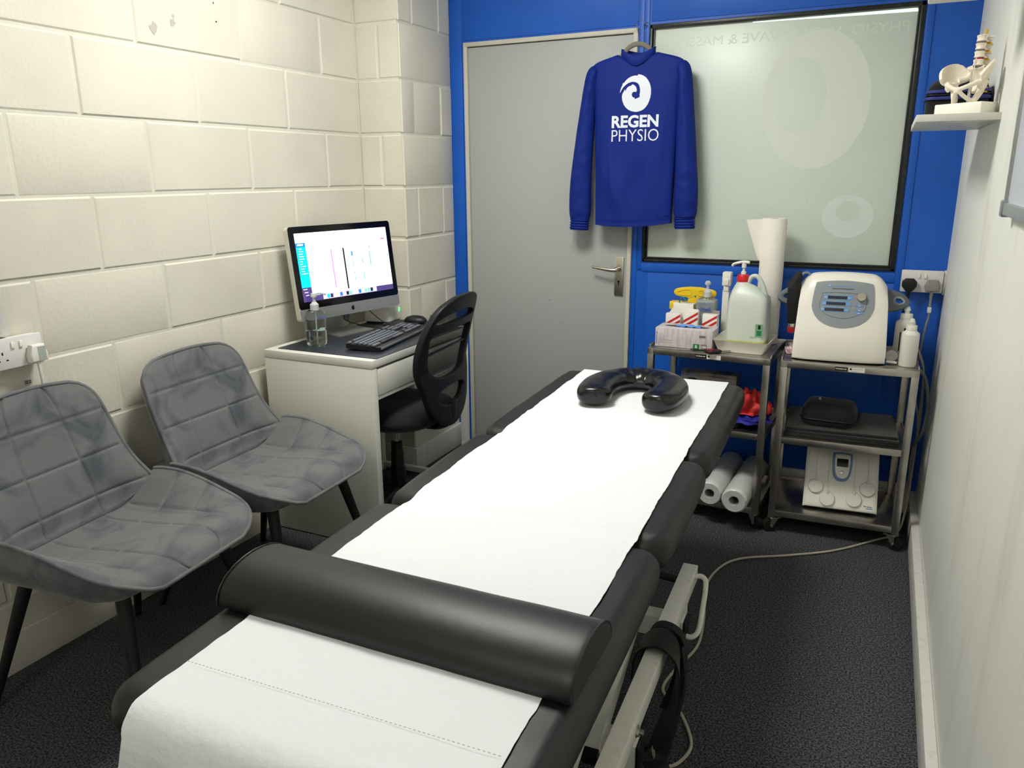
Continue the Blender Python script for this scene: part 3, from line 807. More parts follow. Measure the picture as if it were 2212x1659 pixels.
part('plug_sticker', t, ['mark_grey','sticker_teal'], box(-.004,.018,-.0248,-.0238,-.018,.018), (1, scribble(.018,.030, Mx((-.002,-.0248,-.015),(1,0,0),(0,0,1)), 7, 4)), smooth=0, label='small sticker with fine green print')
part('cable', t, 'socket_white', tube([(0,-.012,-.022),(0,-.014,-.06),(.004,-.010,-.10),(.008,-.006,-.16),(.010,.0,-.30),(.0,.02,-.50)], .0045, 10))
solo('wall_marker', 'tiny brown paper sticker on the block wall under the left socket', 'sticker', ['box_beige','ink_black'], box(.0,.0015,-1.425,-1.405,.824,.836), (1, scribble(.018,.010, Mx((.0016,-1.424,.825),(0,1,0),(0,0,1)), 2, 8)), loc=(0,-1.415,.83), smooth=0)
solo('cable_trunking', 'white plastic trunking running up the wall from the left socket', 'trunking', 'skirting_white', box(.0,.022,-1.492,-1.458,.973,CH,.002), loc=(0,-1.475,.973))
# far end: adaptor under the desk
t = thing('power_adaptor', 'white power adaptor on the wall beneath the desk', 'adaptor', (.012,-.06,.12), PI/2)
part('adaptor_body', t, 'white_plastic', box(-.04,.04,-.05,0,-.04,.06,.006))
part('adaptor_cable', t, 'socket_white', tube([(.02,-.05,-.01),(.03,-.09,-.06),(.07,-.10,-.113),(.10,-.06,-.116)], .0025, 8))
# ================================================================ TREATMENT COUCH
CA = R(2.1)
ct = thing('treatment_couch', 'black padded treatment couch on a white steel lifting frame', 'treatment couch', (1.513,-1.2,0), CA)
PT = .70
def pad(y0, y1, seed, top=PT, th=.085, hw=.318):
    """soft upholstered section: superelliptic in section and plan"""
    L_ = (y1-y0)/2; cy = (y0+y1)/2; NU, NV = 56, 60
    def pos(u, v):
        a = 2*PI*u
        # section in x-z
        k = lambda c, n: math.copysign(abs(c)**(2/n), c)
        # v runs along y with rounded ends
        e = -1+2*v; yy = math.sin(e*PI/2); 
        r = .045
        d = L_*(1-abs(yy)); inset = 0
        if d < r: inset = r-math.sqrt(max(0, r*r-(r-d)**2))
        # rounded rectangle section
        w = hw-inset; h = th/2-inset*.72
        rr = min(.028, h*.98)
        ca, sa = math.cos(a), math.sin(a)
        n = 2
        # march round the rounded rectangle
        per = u*4; 
        W2, H2 = w-rr, max(h-rr, .0005)
        seq = [(W2, H2, 0), (-W2, H2, 1), (-W2, -H2, 2), (W2, -H2, 3)]
        t = u*8; sidx = int(t) % 8; f = t-int(t)
        ci = sidx//2
        cx, cz, q_ = seq[ci]
        if sidx % 2 == 0:
            ang = PI/2*q_+PI/2*f; x = cx+rr*math.cos(ang); z = cz+rr*math.sin(ang)
        else:
            nx, nz_, _ = seq[(ci+1) % 4]; ang = PI/2*(q_+1)
            x = cx+(nx-cx)*f+rr*math.cos(ang); z = cz+(nz_-cz)*f+rr*math.sin(ang)
        y = cy+L_*yy
        bul = .006*(1-abs(yy)**4)
        x += math.copysign(bul, x)*(1-min(1, abs(z)/h)) if h > 0 else 0
        # pinched gathers at the corners
        cor = max(0, 1-d/.16)*max(0, (abs(x)-.22)/.1)
        z -= .009*cor*cor * (1 if z > 0 else -.6)
        dn = .0016*nz((x, y, z), 14, seed)
        return V((x, y, top-th/2+z+dn))
    def f(bm):
        rings = []
        us = [i/NU for i in range(NU)]
        for j in range(NV+1):
            rings.append([bm.verts.new(pos(u, j/NV)) for u in us])
        fs = []
        for A, B in zip(rings, rings[1:]):
            for i in range(NU): fs.append(bm.faces.new((A[i], A[(i+1)%NU], B[(i+1)%NU], B[i])))
        fs += [bm.faces.new(rings[0][::-1]), bm.faces.new(rings[-1])]
        orient(bm, fs)
    return f
for y0, y1, sd, lb in ((.298, 1.062, 1, 'head section of the padding'), (-.205, .288, 2, 'middle section of the padding'), (-.955, -.215, 3, 'foot section of the padding')):
    p_ = part('pad', ct, 'vinyl', pad(y0, y1, sd), smooth=70, label=lb)
    part('board', p_, 'black_plastic', box(-.285, .285, y0+.03, y1-.03, PT-.085-.016, PT-.083, .002))
# steel: local coordinates; x across, y towards the head
part('top_frame', ct, 'white_metal', bar((-.22,-.92,.573), (-.22,1.0,.573), .04, .045), bar((.22,-.92,.573), (.22,1.0,.573), .04, .045), *[bar((-.22,y,.573), (.22,y,.573), .04, .04) for y in (-.9,-.2,.25,.95)])
part('base_frame', ct, 'white_metal', bar((-.28,.42,.130), (.262,.42,.130), .055, .062, bev=.003), bar((-.28,-.115,.130), (.262,-.115,.130), .055, .062, bev=.003), bar((-.28,-.78,.130), (.262,-.78,.130), .055, .062, bev=.003), bar((-.12,-.9,.13), (-.12,.62,.13), .04, .05, bev=.003))
for sx in (-1, 1):
    for y in (.47, -.89): part('leg', ct, 'white_metal', box(sx*.235-.021, sx*.235+.021, y-.021, y+.021, .012, .20, .002), box(sx*.235-.018, sx*.235+.018, y-.018, y+.018, 0, .014, .002))
for sx in (-1, 1):
    rl = part('foot_rail', ct, 'white_metal', bar((sx*.243,-1.0,.222), (sx*.243,.585,.222), .044, .05, bev=.003))
    part('rail_bolt', rl, 'steel', cyl((sx*.265,-.155,.215), (sx*.272,-.155,.215), .011, seg=6), cyl((sx*.262,-.155,.215), (sx*.267,-.155,.215), .014, seg=20), cyl((sx*.272,-.155,.215), (sx*.281,-.155,.215), .006, seg=14), label='steel hexagon bolt')
for y0 in (-.165, -.60):
    for sx in (-1, 1):
        a_ = part('lift_arm', ct, 'white_metal', bar((sx*.165,y0,.125), (sx*.165,y0+1.0,.548), .036, .05, bev=.003))
        part('end_cap', a_, 'black_plastic', bar((sx*.165,y0-.006,.1225), (sx*.165,y0+.006,.1275), .040, .054))
    part('pivot_rod', ct, 'white_metal', cyl((-.25,y0+.03,.145), (.235,y0+.03,.145), .013, seg=20))
for y in (.42, -.115): part('tube_cap', ct, 'black_plastic', box(.2615, .269, y-.030, y+.030, .098, .162, .002))
part('pedal_handle', ct, 'white_metal', tube([(.262,.53,.235),(.285,.535,.238),(.300,.52,.225),(.302,.47,.170),(.300,.43,.125),(.285,.415,.108),(.262,.415,.108)], .0075, 12), label='bent white rod handle beside the rail end')
part('pedal_pin', ct, 'black_rubber', cyl((.13,.50,.240), (.235,.50,.232), .011, seg=18), label='black rubber grip through the rail')
part('motor', ct, 'dark_grey_plastic', cyl((0,-.55,.22), (0,-.05,.33), .035), box(-.06,.06,-.65,-.50,.16,.28,.01))
# ---- paper roll cover
def psurf(x, y):
    """height of the paper over the pads at local (x,y)"""
    z = PT+.0022
    for yb in (.293, -.21): z -= .0045*math.exp(-((y-yb)/.022)**2)
    return z
PY0, PY1 = 1.035, -.972     # head end to foot end
EDGE = .255
def paper_fn(i, j):
    Lflat = PY0-(PY1+.042); Lr = .042*PI/2; Ld = .36; tot = Lflat+Lr+Ld
    s = j*tot; u = -1+2*i
    wob = .004*nz((0, s, 1.3 if u > 0 else 7.7), 9)+.0016*nz((0, s, 2.2 if u > 0 else 5.1), 45)
    x = u*EDGE+(wob if abs(u) > .8 else 0)*(abs(u)-.8)/.2+.008
    wr = .0014*nz((x, s, 0), 6, 3)+.0007*nz((x*1, s*2.5, 0), 22, 9)
    # cross creases near the head and at the joint
    wr += .0022*math.exp(-((s-.55+.03*x+.02*nz((x,0,0),5))/.010)**2)+.0018*math.exp(-((s-.72+.05*x)/.007)**2)
    if s < Lflat:
        y = PY0-s; c = V((x, y, psurf(x, y)+wr+.0012)); n = V((0,0,1))
    elif s < Lflat+Lr:
        a = (s-Lflat)/Lr*PI/2; r = .044+wr
        c = V((x, PY1+.042-math.sin(a)*r, PT-.042+math.cos(a)*r+.0012)); n = V((0,-math.sin(a),math.cos(a)))
    else:
        d = s-Lflat-Lr
        c = V((x-(.30*d*max(0,-u)), PY1-.0035-wr*2-.012*d, PT-.042-d)); n = V((0,-1,0))
    e_ = max(0, (abs(u)-.9)/.1)
    return c+n*(.0016*e_*nz((0, s, u), 18)), n
pp = part('paper_sheet', None, 'paper', slab(paper_fn, .0006, 60, 330), smooth=60)
pp.location = (1.513,-1.2,0); pp.rotation_euler = (0,0,CA)
tag(pp, 'white paper cover laid along the black couch and hanging over its foot', 'paper sheet')
pl = []
for yl in (-.855,):
    x = -.243
    while x < .258:
        pl.append(box(x, x+.0035, yl-.0004, yl+.0004, psurf(0, yl)+.0034, psurf(0, yl)+.0040)); x += .0070
part('perforation', pp, 'mark_grey', *pl, smooth=0, label='dotted tear lines', kind='stuff')
# ---- bolster: half-round
bo = thing('bolster', 'black vinyl half-round bolster lying across the couch over the paper', 'bolster', (1.534,-1.838,PT+.0030), R(.7))
def bol(i, j):
    # closed D section extruded along x
    return None
def dsec(r=.078, n=26):
    pts = []
    for k in range(n+1):
        a = PI*k/n; pts.append((.089*math.cos(a), +.003+.056*max(0, math.sin(a))**.9))
    k0 = [(-.087, 0), (.087, 0)]
    return pts+k0
def bolster_mesh(bm):
    prof = dsec(); n = len(prof); Lh = .312; st = []
    xs = [-Lh, -Lh+.003, -Lh+.009]+[-Lh+.02+(2*Lh-.04)*k/30 for k in range(31)]+[Lh-.009, Lh-.003, Lh]
    rings = []
    for x in xs:
        d = Lh-abs(x); sc_ = 1-.035*max(0, 1-d/.009)**2
        rings.append([bm.verts.new(V((x, p[0]*sc_+.0012*nz((x, p[0], p[1]), 9), p[1]*sc_+.0012*nz((x, p[0], p[1]), 7, 5)*(p[1] > .02)))) for p in prof])
    fs = []
    for A, B in zip(rings, rings[1:]):
        for i in range(n): fs.append(bm.faces.new((A[i], A[(i+1)%n], B[(i+1)%n], B[i])))
    fs += [bm.faces.new(rings[0][::-1]), bm.faces.new(rings[-1])]; orient(bm, fs)
part('bolster_cover', bo, 'vinyl', bolster_mesh, smooth=50)
for sx in (-1, 1): part('end_seam', bo, 'vinyl', tube([(sx*.3105, p[0]*1.0, p[1]*1.0) for p in dsec()[:27]], .0016, 6, n=1))
# ---- horseshoe face cushion
hc = thing('face_cushion', 'glossy black horseshoe face cushion on the white paper at the head of the couch', 'cushion', (1.500,-.450,PT+.0065), R(4))
HP = [(-.088,-.165),(-.107,-.10),(-.108,-.02),(-.082,.055),(-.035,.098),(.03,.103),(.085,.065),(.112,-.01),(.108,-.10),(.085,-.178)]
def hc_mesh(bm):
    P = smooth_path([(x, y, 0) for x, y in HP], 9); K = len(P); seg = 28; rings = []
    for i, p in enumerate(P):
        a = P[max(0, i-1)]; c = P[min(K-1, i+1)]; t = (c-a).normalized(); s = V((t.y, -t.x, 0)); tt = i/(K-1)
        e = min(tt, 1-tt)*K*.0085; k = min(1, math.sqrt(max(.02, 1-(1-min(1, e/.055))**2)))
        w = .054*k; h = .031*(.55+.45*k)
        mid = math.exp(-((tt-.5)/.16)**2)
        ring = []
        for j in range(seg):
            an = 2*PI*j/seg; ca, sa = math.cos(an), math.sin(an)
            x_ = math.copysign(abs(ca)**.72, ca)*w; z_ = math.copysign(abs(sa)**.8, sa)*h
            z_ -= .012*mid*max(0, -ca if False else ca)*(1 if sa > 0 else 0)
            wrk = .0050*mid*math.sin(tt*64+.8)*max(0, sa)*(.5+.5*ca)
            ring.append(bm.verts.new(p+s*x_+V((0,0,.032+z_+wrk+.001*nz((p.x+x_, p.y, z_), 25)))))
        rings.append(ring)
    fs = []
    for A, B in zip(rings, rings[1:]):
        for i in range(seg): fs.append(bm.faces.new((A[i], A[(i+1)%seg], B[(i+1)%seg], B[i])))
    fs += [bm.faces.new(rings[0][::-1]), bm.faces.new(rings[-1])]; orient(bm, fs)
part('cushion_cover', hc, 'vinyl_gloss', hc_mesh, smooth=70)
# ---- black strap hanging on the foot rail
def ribbon(pts, w, th=.003, tw=None, seg=10):
    P = smooth_path(pts, seg)
    def f(bm):
        K = len(P); A = []
        for i, p in enumerate(P):
            t = (P[min(K-1, i+1)]-P[max(0, i-1)]).normalized()
            a = interp(tw, i/(K-1)) if tw else 0
            s = V((math.cos(a), math.sin(a), 0)); s = (s-t*s.dot(t)); s = s.normalized() if s.length > 1e-5 else V((0,0,1)); n = t.cross(s)
            A.append([bm.verts.new(p+s*w/2*e+n*th/2*g) for e, g in ((-1,-1),(1,-1),(1,1),(-1,1))])
        fs = []
        for a_, b_ in zip(A, A[1:]):
            for k in range(4): fs.append(bm.faces.new((a_[k], a_[(k+1)%4], b_[(k+1)%4], b_[k])))
        fs += [bm.faces.new(A[0][::-1]), bm.faces.new(A[-1])]; orient(bm, fs)
    return f
st = thing('webbing_strap', 'black webbing strap and harness draped over the foot rail of the couch', 'strap', (1.765,-1.10,0))
part('wide_belt', st, 'black_fabric', ribbon([(1.70,-1.06,.16),(1.71,-1.055,.235),(1.76,-1.06,.268),(1.805,-1.07,.235),(1.812,-1.09,.16),(1.80,-1.12,.08),(1.79,-1.16,.02)], .085, .005, [(0,1.57),(.5,1.75),(1,2.2)]), ribbon([(1.715,-1.00,.12),(1.722,-1.00,.225),(1.765,-1.01,.262),(1.80,-1.02,.225),(1.806,-1.04,.16),(1.79,-1.09,.09)], .055, .005, [(0,1.57),(.6,1.4),(1,1.1)]), world=True, label='wide padded black belt')
part('thin_belt', st, 'black_rubber', ribbon([(1.73,-1.10,.03),(1.70,-1.05,.09),(1.70,-.99,.19),(1.735,-.985,.258),(1.80,-1.00,.25),(1.822,-1.04,.17),(1.815,-1.10,.08),(1.80,-1.19,.012),(1.78,-1.25,.008)], .03, .003, [(0,1.2),(.5,1.7),(1,.6)]), ribbon([(1.72,-1.17,.012),(1.70,-1.12,.05),(1.705,-1.06,.12),(1.70,-1.01,.20)], .045, .004, [(0,.8),(1,1.5)]), ribbon([(1.81,-1.03,.24),(1.826,-1.06,.17),(1.822,-1.10,.11),(1.80,-1.15,.05)], .02, .003, [(0,1.4),(1,1.9)]), world=True)
part('buckle', st, 'black_plastic', box(-.03,.03,-.018,.018,0,.012,.003, T=TR((1.80,-1.21,.012), .5)), box(-.02,.02,-.02,.02,0,.012,.003, T=TR((1.735,-1.15,.006), .9)), world=True)
# ---- mains cable on the carpet
solo('couch_cable', 'beige mains cable snaking over the carpet from the trolleys to the couch frame', 'cable', 'cable_beige',
    tube([(2.362,.640,.60),(2.366,.62,.40),(2.362,.56,.22),(2.352,.47,.10),(2.328,.40,.022),(2.25,.325,.006),(2.112,.169,.006),(1.958,.058,.006),(1.805,-.039,.006),(1.745,-.15,.006),(1.73,-.30,.006),(1.765,-.50,.006),(1.778,-.66,.006),(1.745,-.80,.006),(1.735,-.90,.006),(1.78,-.95,.006),(1.822,-1.008,.006),(1.856,-1.09,.006),(1.838,-1.165,.006),(1.80,-1.185,.006),(1.774,-1.145,.012),(1.775,-1.10,.03)], .0042, 10), loc=(1.8,-.2,.006))
solo('carpet_crumb', 'tiny white crumb on the dark carpet under the near chair', 'crumb', 'bone', box(.0,.010,-.0015,.002,.0005,.002, T=TR((.395,-1.235,0), .3)), loc=(.395,-1.235,0))
# ================================================================ SWEATER ON A HANGER
SY = .600
sw = thing('sports_top', 'royal blue long-sleeved sports top with white back print hanging before the door', 'sports top', (1.16,SY,1.5))
CX = 1.160
TW = [(0,.171),(.15,.172),(.3,.174),(.5,.178),(.7,.182),(.78,.188),(.86,.196),(.915,.198),(.942,.192),(.960,.170),(.975,.135),(.988,.100),(1,.074)]
TZ0, TZ1 = 1.176, 1.872
def fold(x, z):
    f = 0
    t = (z-TZ0)/(TZ1-TZ0)
    low = max(0, 1-abs(z-1.40)/.22)
    # drape folds: from the armpits down and a diagonal one low on the left
    f += .006*math.exp(-((x+.115-.10*(1.62-z))/.014)**2)*max(0, min(1, (1.66-z)/.2))*max(0, min(1, (z-1.22)/.1))
    f += .008*math.exp(-((x+.135+.55*(z-1.36)*(z < 1.36)*-1)/.018)**2)*low
    f += .005*math.exp(-((x-.120-.04*(z-1.5))/.016)**2)*max(0, min(1, (1.68-z)/.1))
    f += .004*math.exp(-((x-.03-.28*(1.5-z))/.03)**2)*low
    f += .009*nz((x*2.2, z*.7, 0), 7, 3)*max(0, min(1, (1.56-z)/.2))+.005*nz((x, z*.4, 2), 12, 6)*max(0, min(1,(1.5-z)/.1))
    return f*1.4
def body_fn(i, j):
    z = TZ0+(TZ1-TZ0)*j; w = interp(TW, j); a = 2*PI*i
    n = 3.0; k = (abs(math.cos(a))**n+abs(math.sin(a))**n)**(-1/n)
    x = w*k*math.cos(a); dp = .036*(1 if j < .8 else max(.55, 1-(j-.8)*2.2)); y = dp*k*math.sin(a)
    frontness = max(0, math.sin(a)*-1)
    y -= fold(x, z)*frontness
    hem = .0025*math.exp(-((z-TZ0-.014)/.003)**2)
    y += (hem if y < 0 else -hem)
    zz = z-.012*(1-(x/w)**2)*(1 if j < .1 else 0)*(1-j*10 if j < .1 else 0)+(.006*(x/.17) if j < .05 else 0)
    zz -= max(0, (j-.90)/.10)**1.4*.040*max(0, 1-(x/.085)**2)*(1 if y < 0 else .5)
    return V((CX+x, SY+y, zz))
tb = part('body', sw, 'sweater', grid(body_fn, 128, 130, closed_u=True), world=True, smooth=80)
def collar_fn(i, j):
    a = 2*PI*i; r = .074-.004*j; z = 1.864+.036*j
    x = r*math.cos(a); y = .034*math.sin(a)
    dip = -.046*(1-abs(math.cos(a))**1.6)*(1 if math.sin(a) < 0 else .55)
    rise = -.010*abs(math.cos(a))**3*j
    return V((CX+.002+x*(1+.05*j*j), SY+y-.004*math.sin(j*PI), z+dip+rise))
part('collar', sw, 'sweater', grid(collar_fn, 64, 10, closed_u=True), grid(lambda i, j: collar_fn(i, 1-j)*1+V((0, .004*math.sin(2*PI*i)*-1, -.002)), 64, 10, closed_u=True), world=True, smooth=80)
def sleeve(pts, wid, dep, seed, cuffd):
    P = smooth_path(pts, 14); K = len(P)
    def f(bm):
        rings = []
        for i, p in enumerate(P):
            t = i/(K-1); w = interp(wid, t); d = interp(dep, t)
            tg = (P[min(K-1, i+1)]-P[max(0, i-1)]).normalized(); s = V((tg.z, 0, -tg.x)) if abs(tg.z) > 0 else V((1,0,0)); s.normalize()
            if s.x < 0: s = -s
            ring = []
            for j in range(32):
                a = 2*PI*j/32; x = w*math.cos(a); y = d*math.sin(a)
                fr = max(0, -math.sin(a))
                y -= fr*(.005*math.exp(-((x-.012*math.sin(t*5+seed))/.010)**2)+.006*nz((x*1.5, t*.9, seed), 22)*min(1, t*3))
                gat = math.exp(-((t-.97)/.05)**2)*.0016*math.sin(a*14)
                ring.append(bm.verts.new(p+s*(x+gat)+V((0,y,0))))
            rings.append(ring)
        fs = []
        for A, B in zip(rings, rings[1:]):
            for j in range(32): fs.append(bm.faces.new((A[j], A[(j+1)%32], B[(j+1)%32], B[j])))
        fs += [bm.faces.new(rings[0][::-1]), bm.faces.new(rings[-1])]; orient(bm, fs)
    return f
WID = [(0,.010),(.06,.020),(.12,.026),(.2,.029),(.4,.033),(.6,.041),(.85,.050),(.95,.049),(1,.043)]
DEP = [(0,.010),(.06,.024),(.12,.032),(.5,.036),(.9,.034),(1,.028)]
sl = part('sleeve', sw, 'sweater', sleeve([(.986,SY,1.822),(.967,SY-.002,1.795),(.954,SY-.004,1.72),(.941,SY-.006,1.60),(.926,SY-.006,1.45),(.917,SY-.004,1.32),(.915,SY,1.19)], WID, DEP, 1, 0), world=True, smooth=80)
sr = part('sleeve', sw, 'sweater', sleeve([(1.336,SY,1.822),(1.355,SY-.002,1.795),(1.365,SY-.004,1.72),(1.373,SY-.006,1.60),(1.382,SY-.006,1.45),(1.388,SY-.004,1.32),(1.388,SY,1.205)], WID, DEP, 4, 0), world=True, smooth=80)
def cuff(cx, z1, sk):
    def fn(i, j):
        a = 2*PI*i; z = z1-.046*j; r = .0025*math.sin(j*PI*8)
        rib = .0006*math.sin(a*30)
        return V((cx+sk*j*.01+(.043+r+rib)*math.cos(a), SY+(.028+r+rib)*math.sin(a), z+.004*math.cos(a)*sk))
    return grid(fn, 96, 24, closed_u=True)
part('cuff', sl, 'sweater', cuff(.915, 1.190, -.4), world=True, smooth=80)
part('cuff', sr, 'sweater', cuff(1.386, 1.205, .3), world=True, smooth=80)
def onbody(x, z, lift):
    w = interp(TW, (z-TZ0)/(TZ1-TZ0)); n = 3.0
    q_ = max(0, 1-(abs(x-CX)/w)**n)**(1/n)
    dp = .036*(1 if (z-TZ0)/(TZ1-TZ0) < .8 else max(.55, 1-((z-TZ0)/(TZ1-TZ0)-.8)*2.2))
    fr = q_**1
    return (x, SY-dp*q_-fold(x-CX, z)*max(0, math.sin(math.acos(max(-1, min(1, (abs(x-CX)/w)**1)))))-lift, z)
swirl = [(512,505),(518,480),(525,460),(533,447),(532,438),(545,430),(558,413),(575,400),(592,391),(610,385),(630,383),(648,385),(650,375),(672,379),(690,386),(710,399),(725,415),(738,434),(748,455),(755,480),(757,505),(756,528),(752,550),(745,573),(735,595),(721,615),(705,630),(686,640),(665,646),(645,648),(625,645),(607,640),(590,633),(574,622),(560,609),(548,593),(540,575),(534,558),(531,540),(531,525),(535,510),(545,494),(553,478),(556,496),(562,482),(570,470),(580,462),(590,457),(603,456),(607,446),(618,449),(628,455),(638,464),(645,478),(647,490),(642,503),(628,500),(617,503),(610,511),(608,521),(611,532),(618,540),(632,544),(631,555),(650,549),(670,541),(671,530),(668,524),(673,505),(672,485),(667,465),(660,449),(647,437),(630,430),(612,427),(592,430),(570,439),(552,452),(538,466),(526,484),(519,497)]
swp = [((x-632)*.000548, -(y-512)*.000540) for x, y in swirl]
def wr_(ox, oz):
    return lambda c: onbody(ox+c.x, oz+c.y, .0012+max(0, c.z))
part('swirl_emblem', sw, 'print_white', plate([swp], .0002, 0, None, .012, wr_(1.1625, 1.7095)), world=True, smooth=60, label='white round emblem with a hooked wave swirl')
part('lettering', sw, 'print_white', text('REGEN', .202, .050, None, .0004, bold=.035, warp=wr_(1.065, 1.574), maxlen=.012), text('PHYSIO', .204, .048, None, .0004, bold=-.006, warp=wr_(1.066, 1.519), maxlen=.012), world=True, smooth=60, label='white words REGEN PHYSIO')
hg = thing('clothes_hanger', 'grey-brown velour clothes hanger with wire hook, inside the blue top', 'hanger', (1.16,SY,1.9))
part('hanger_arms', hg, 'velour_brown', tube([(1.00,SY+.002,1.815),(1.03,SY,1.832),(1.085,SY,1.858),(1.12,SY,1.893),(1.158,SY,1.905),(1.196,SY,1.893),(1.235,SY,1.858),(1.29,SY,1.832),(1.32,SY+.002,1.815)], .006, 12, r2=.010, up=(0,0,1)), world=True, smooth=60)
part('hook', hg, 'chrome', tube([(1.158,SY,1.905),(1.157,SY,1.945),(1.150,SY+.004,1.965),(1.146,SY+.012,1.985),(1.152,SY+.03,2.000),(1.165,SY+.05,1.998),(1.170,SY+.064,1.988)], .0016, 8), world=True, label='bent wire hook')
hk = thing('wall_hook', 'small clear hook on the blue wall above the door corner', 'hook', (1.168,D-.004,1.985))
part('hook_pad', hk, 'clear', box(1.158,1.178,D-.0075,D-.004,1.972,1.996,.0015), world=True)
part('hook_arm', hk, 'clear', tube([(1.168,D-.008,1.990),(1.168,D-.020,1.984),(1.168,D-.026,1.992)], .002, 8), world=True)

# ================================================================ STEEL TROLLEYS
def trolley(name_label, o, rz, w, d, htop, zs, group='steel trolleys by the blue wall'):
    """o = front left foot corner; x along the front, y to the back"""
    t = thing('steel_trolley', name_label, 'trolley', (o[0], o[1], 0), rz, group)
    s = .026
    for x in (0, w-s):
        for y in (0, d-s):
            part('post', t, 'steel', box(x, x+s, y, y+s, .060, htop, .0015))
    for z in zs:
        p_ = part('shelf', t, 'steel', box(s*.4, w-s*.4, s*.4, d-s*.4, z-.020, z-.016, .0005),
            box(0 if z == zs[-1] else s, w if z == zs[-1] else w-s, 0, .006, z-.026, z, .001), box(0 if z == zs[-1] else s, w if z == zs[-1] else w-s, d-.006, d, z-.026, z+.012, .001),
            box(0, .005, s, d-s, z-.026, z+.010, .001), box(w-.005, w, s, d-s, z-.026, z+.010, .001),
            box(s*.3, w-s*.3, s*.3, d-s*.3, z-.005, z-.0008, .0005))
    for i_, (x, y) in enumerate(((.022,.022), (w-.022,.022), (.022,d-.022), (w-.022,d-.022))):
        an = (R(35), R(150), R(60), R(-40))[i_]
        T_ = Matrix.Translation((x, y, 0)) @ Matrix.Rotation(an, 4, 'Z')
        c_ = part('castor', t, 'steel', xform(T_, box(-.022,.022,-.018,.018,.055,.061,.001), prism([(-.020,.057),(.012,.057),(-.010,.026),(-.022,.026)], -.017, -.014, Mx((0,0,0),(1,0,0),(0,0,1))), prism([(-.020,.057),(.012,.057),(-.010,.026),(-.022,.026)], .014, .017, Mx((0,0,0),(1,0,0),(0,0,1)))))
        part('wheel', c_, 'black_rubber', xform(T_ @ Matrix.Translation((-.016,0,0)), cyl((0,-.011,.026), (0,.011,.026), .026, seg=32), cyl((0,-.013,.026), (0,.013,.026), .017, seg=24)))
        part('axle', c_, 'steel', xform(T_ @ Matrix.Translation((-.016,0,0)), cyl((0,-.020,.026), (0,.020,.026), .005, seg=16)))
    lx = w/2
    part('name_sticker', t, ['black_plastic','cardboard_white','mark_grey'], box(lx-.045, lx-.001, -.0008, .0, htop-.020, htop-.007), (1, box(lx+.001, lx+.056, -.0008, 0, htop-.0225, htop-.0055)),
         (1, scribble(.038, .006, front((lx-.042, -.0008, htop-.0165)), 1, 3)), (0, plate([ell(lx+.009, htop-.012, .004, .004, 20)], .0002, 0, front((0,-.0009,0)))), (2, scribble(.034, .0045, front((lx+.016, -.0008, htop-.0130)), 1, 5)), (2, scribble(.02, .003, front((lx+.016, -.0008, htop-.0195)), 1, 6)), smooth=0, label='black and white sticker on the front rail')
    return t
LTO, LTR = (1.336,.274), R(-3.0)
RTO, RTR = (1.858,.248), R(3.0)
trolley('left steel trolley beside the door, holding gloves, bottles and paper rolls', LTO, LTR, .485, .355, .703, (.088,.400,.703))
trolley('right steel trolley by the socket, holding the white treatment unit', RTO, RTR, .470, .360, .703, (.096,.402,.703))
def LT(x, y, z=0): v = Matrix.Translation((LTO[0],LTO[1],0)) @ Matrix.Rotation(LTR,4,'Z') @ V((x,y,z)); return (v.x, v.y, v.z)
def RT(x, y, z=0): v = Matrix.Translation((RTO[0],RTO[1],0)) @ Matrix.Rotation(RTR,4,'Z') @ V((x,y,z)); return (v.x, v.y, v.z)
TT = .7036
# ---- glove box (front left, top shelf)
gb = thing('glove_box', 'pale printed glove box with a blue glove poking out, front of left trolley', 'glove box', LT(.018,.040,TT), LTR+R(2))
part('carton', gb, 'box_beige', box(0,.232,0,.115,0,.078,.0015))
part('box_opening', gb, 'black_plastic', prism(ell(.115,.060,.090,.021,32), .0781, .0785))
part('glove', gb, 'glove_blue', grid(lambda u, v: V((.072+.10*u, .050+.018*v, .079+.006*math.sin(v*PI)+.003*math.sin(u*19+v*4)*math.sin(u*PI))), 24, 6))
part('size_label', gb, ['label_green','cardboard_white'], box(.156,.182,-.0006,0,.002,.022), (1, text('S', .009, .012, front((.1645,-.0006,.006)), .0003, bold=.03)), smooth=0, label='green square with a white S')
part('count_label', gb, ['label_grey','cardboard_white'], box(.187,.211,-.0006,0,.002,.022), (1, text('100', .019, .009, front((.1895,-.0006,.0075)), .0003, bold=.02)), smooth=0, label='grey square reading 100')
part('box_print', gb, ['cardboard_white','label_green','label_grey','mark_grey','label_blue','teal'], (3, scribble(.05,.006, front((.024,-.0006,.026)),1,1)), (3, scribble(.046,.006, front((.024,-.0006,.017)),1,2)), (2, box(.18,.205,-.0005,0,.048,.058)),
     (4, scribble(.05,.008, Mx((.010,-.0006,.012),(0,0,1),(-1,0,0)),1,3)), smooth=0, label='fine print on the box front')
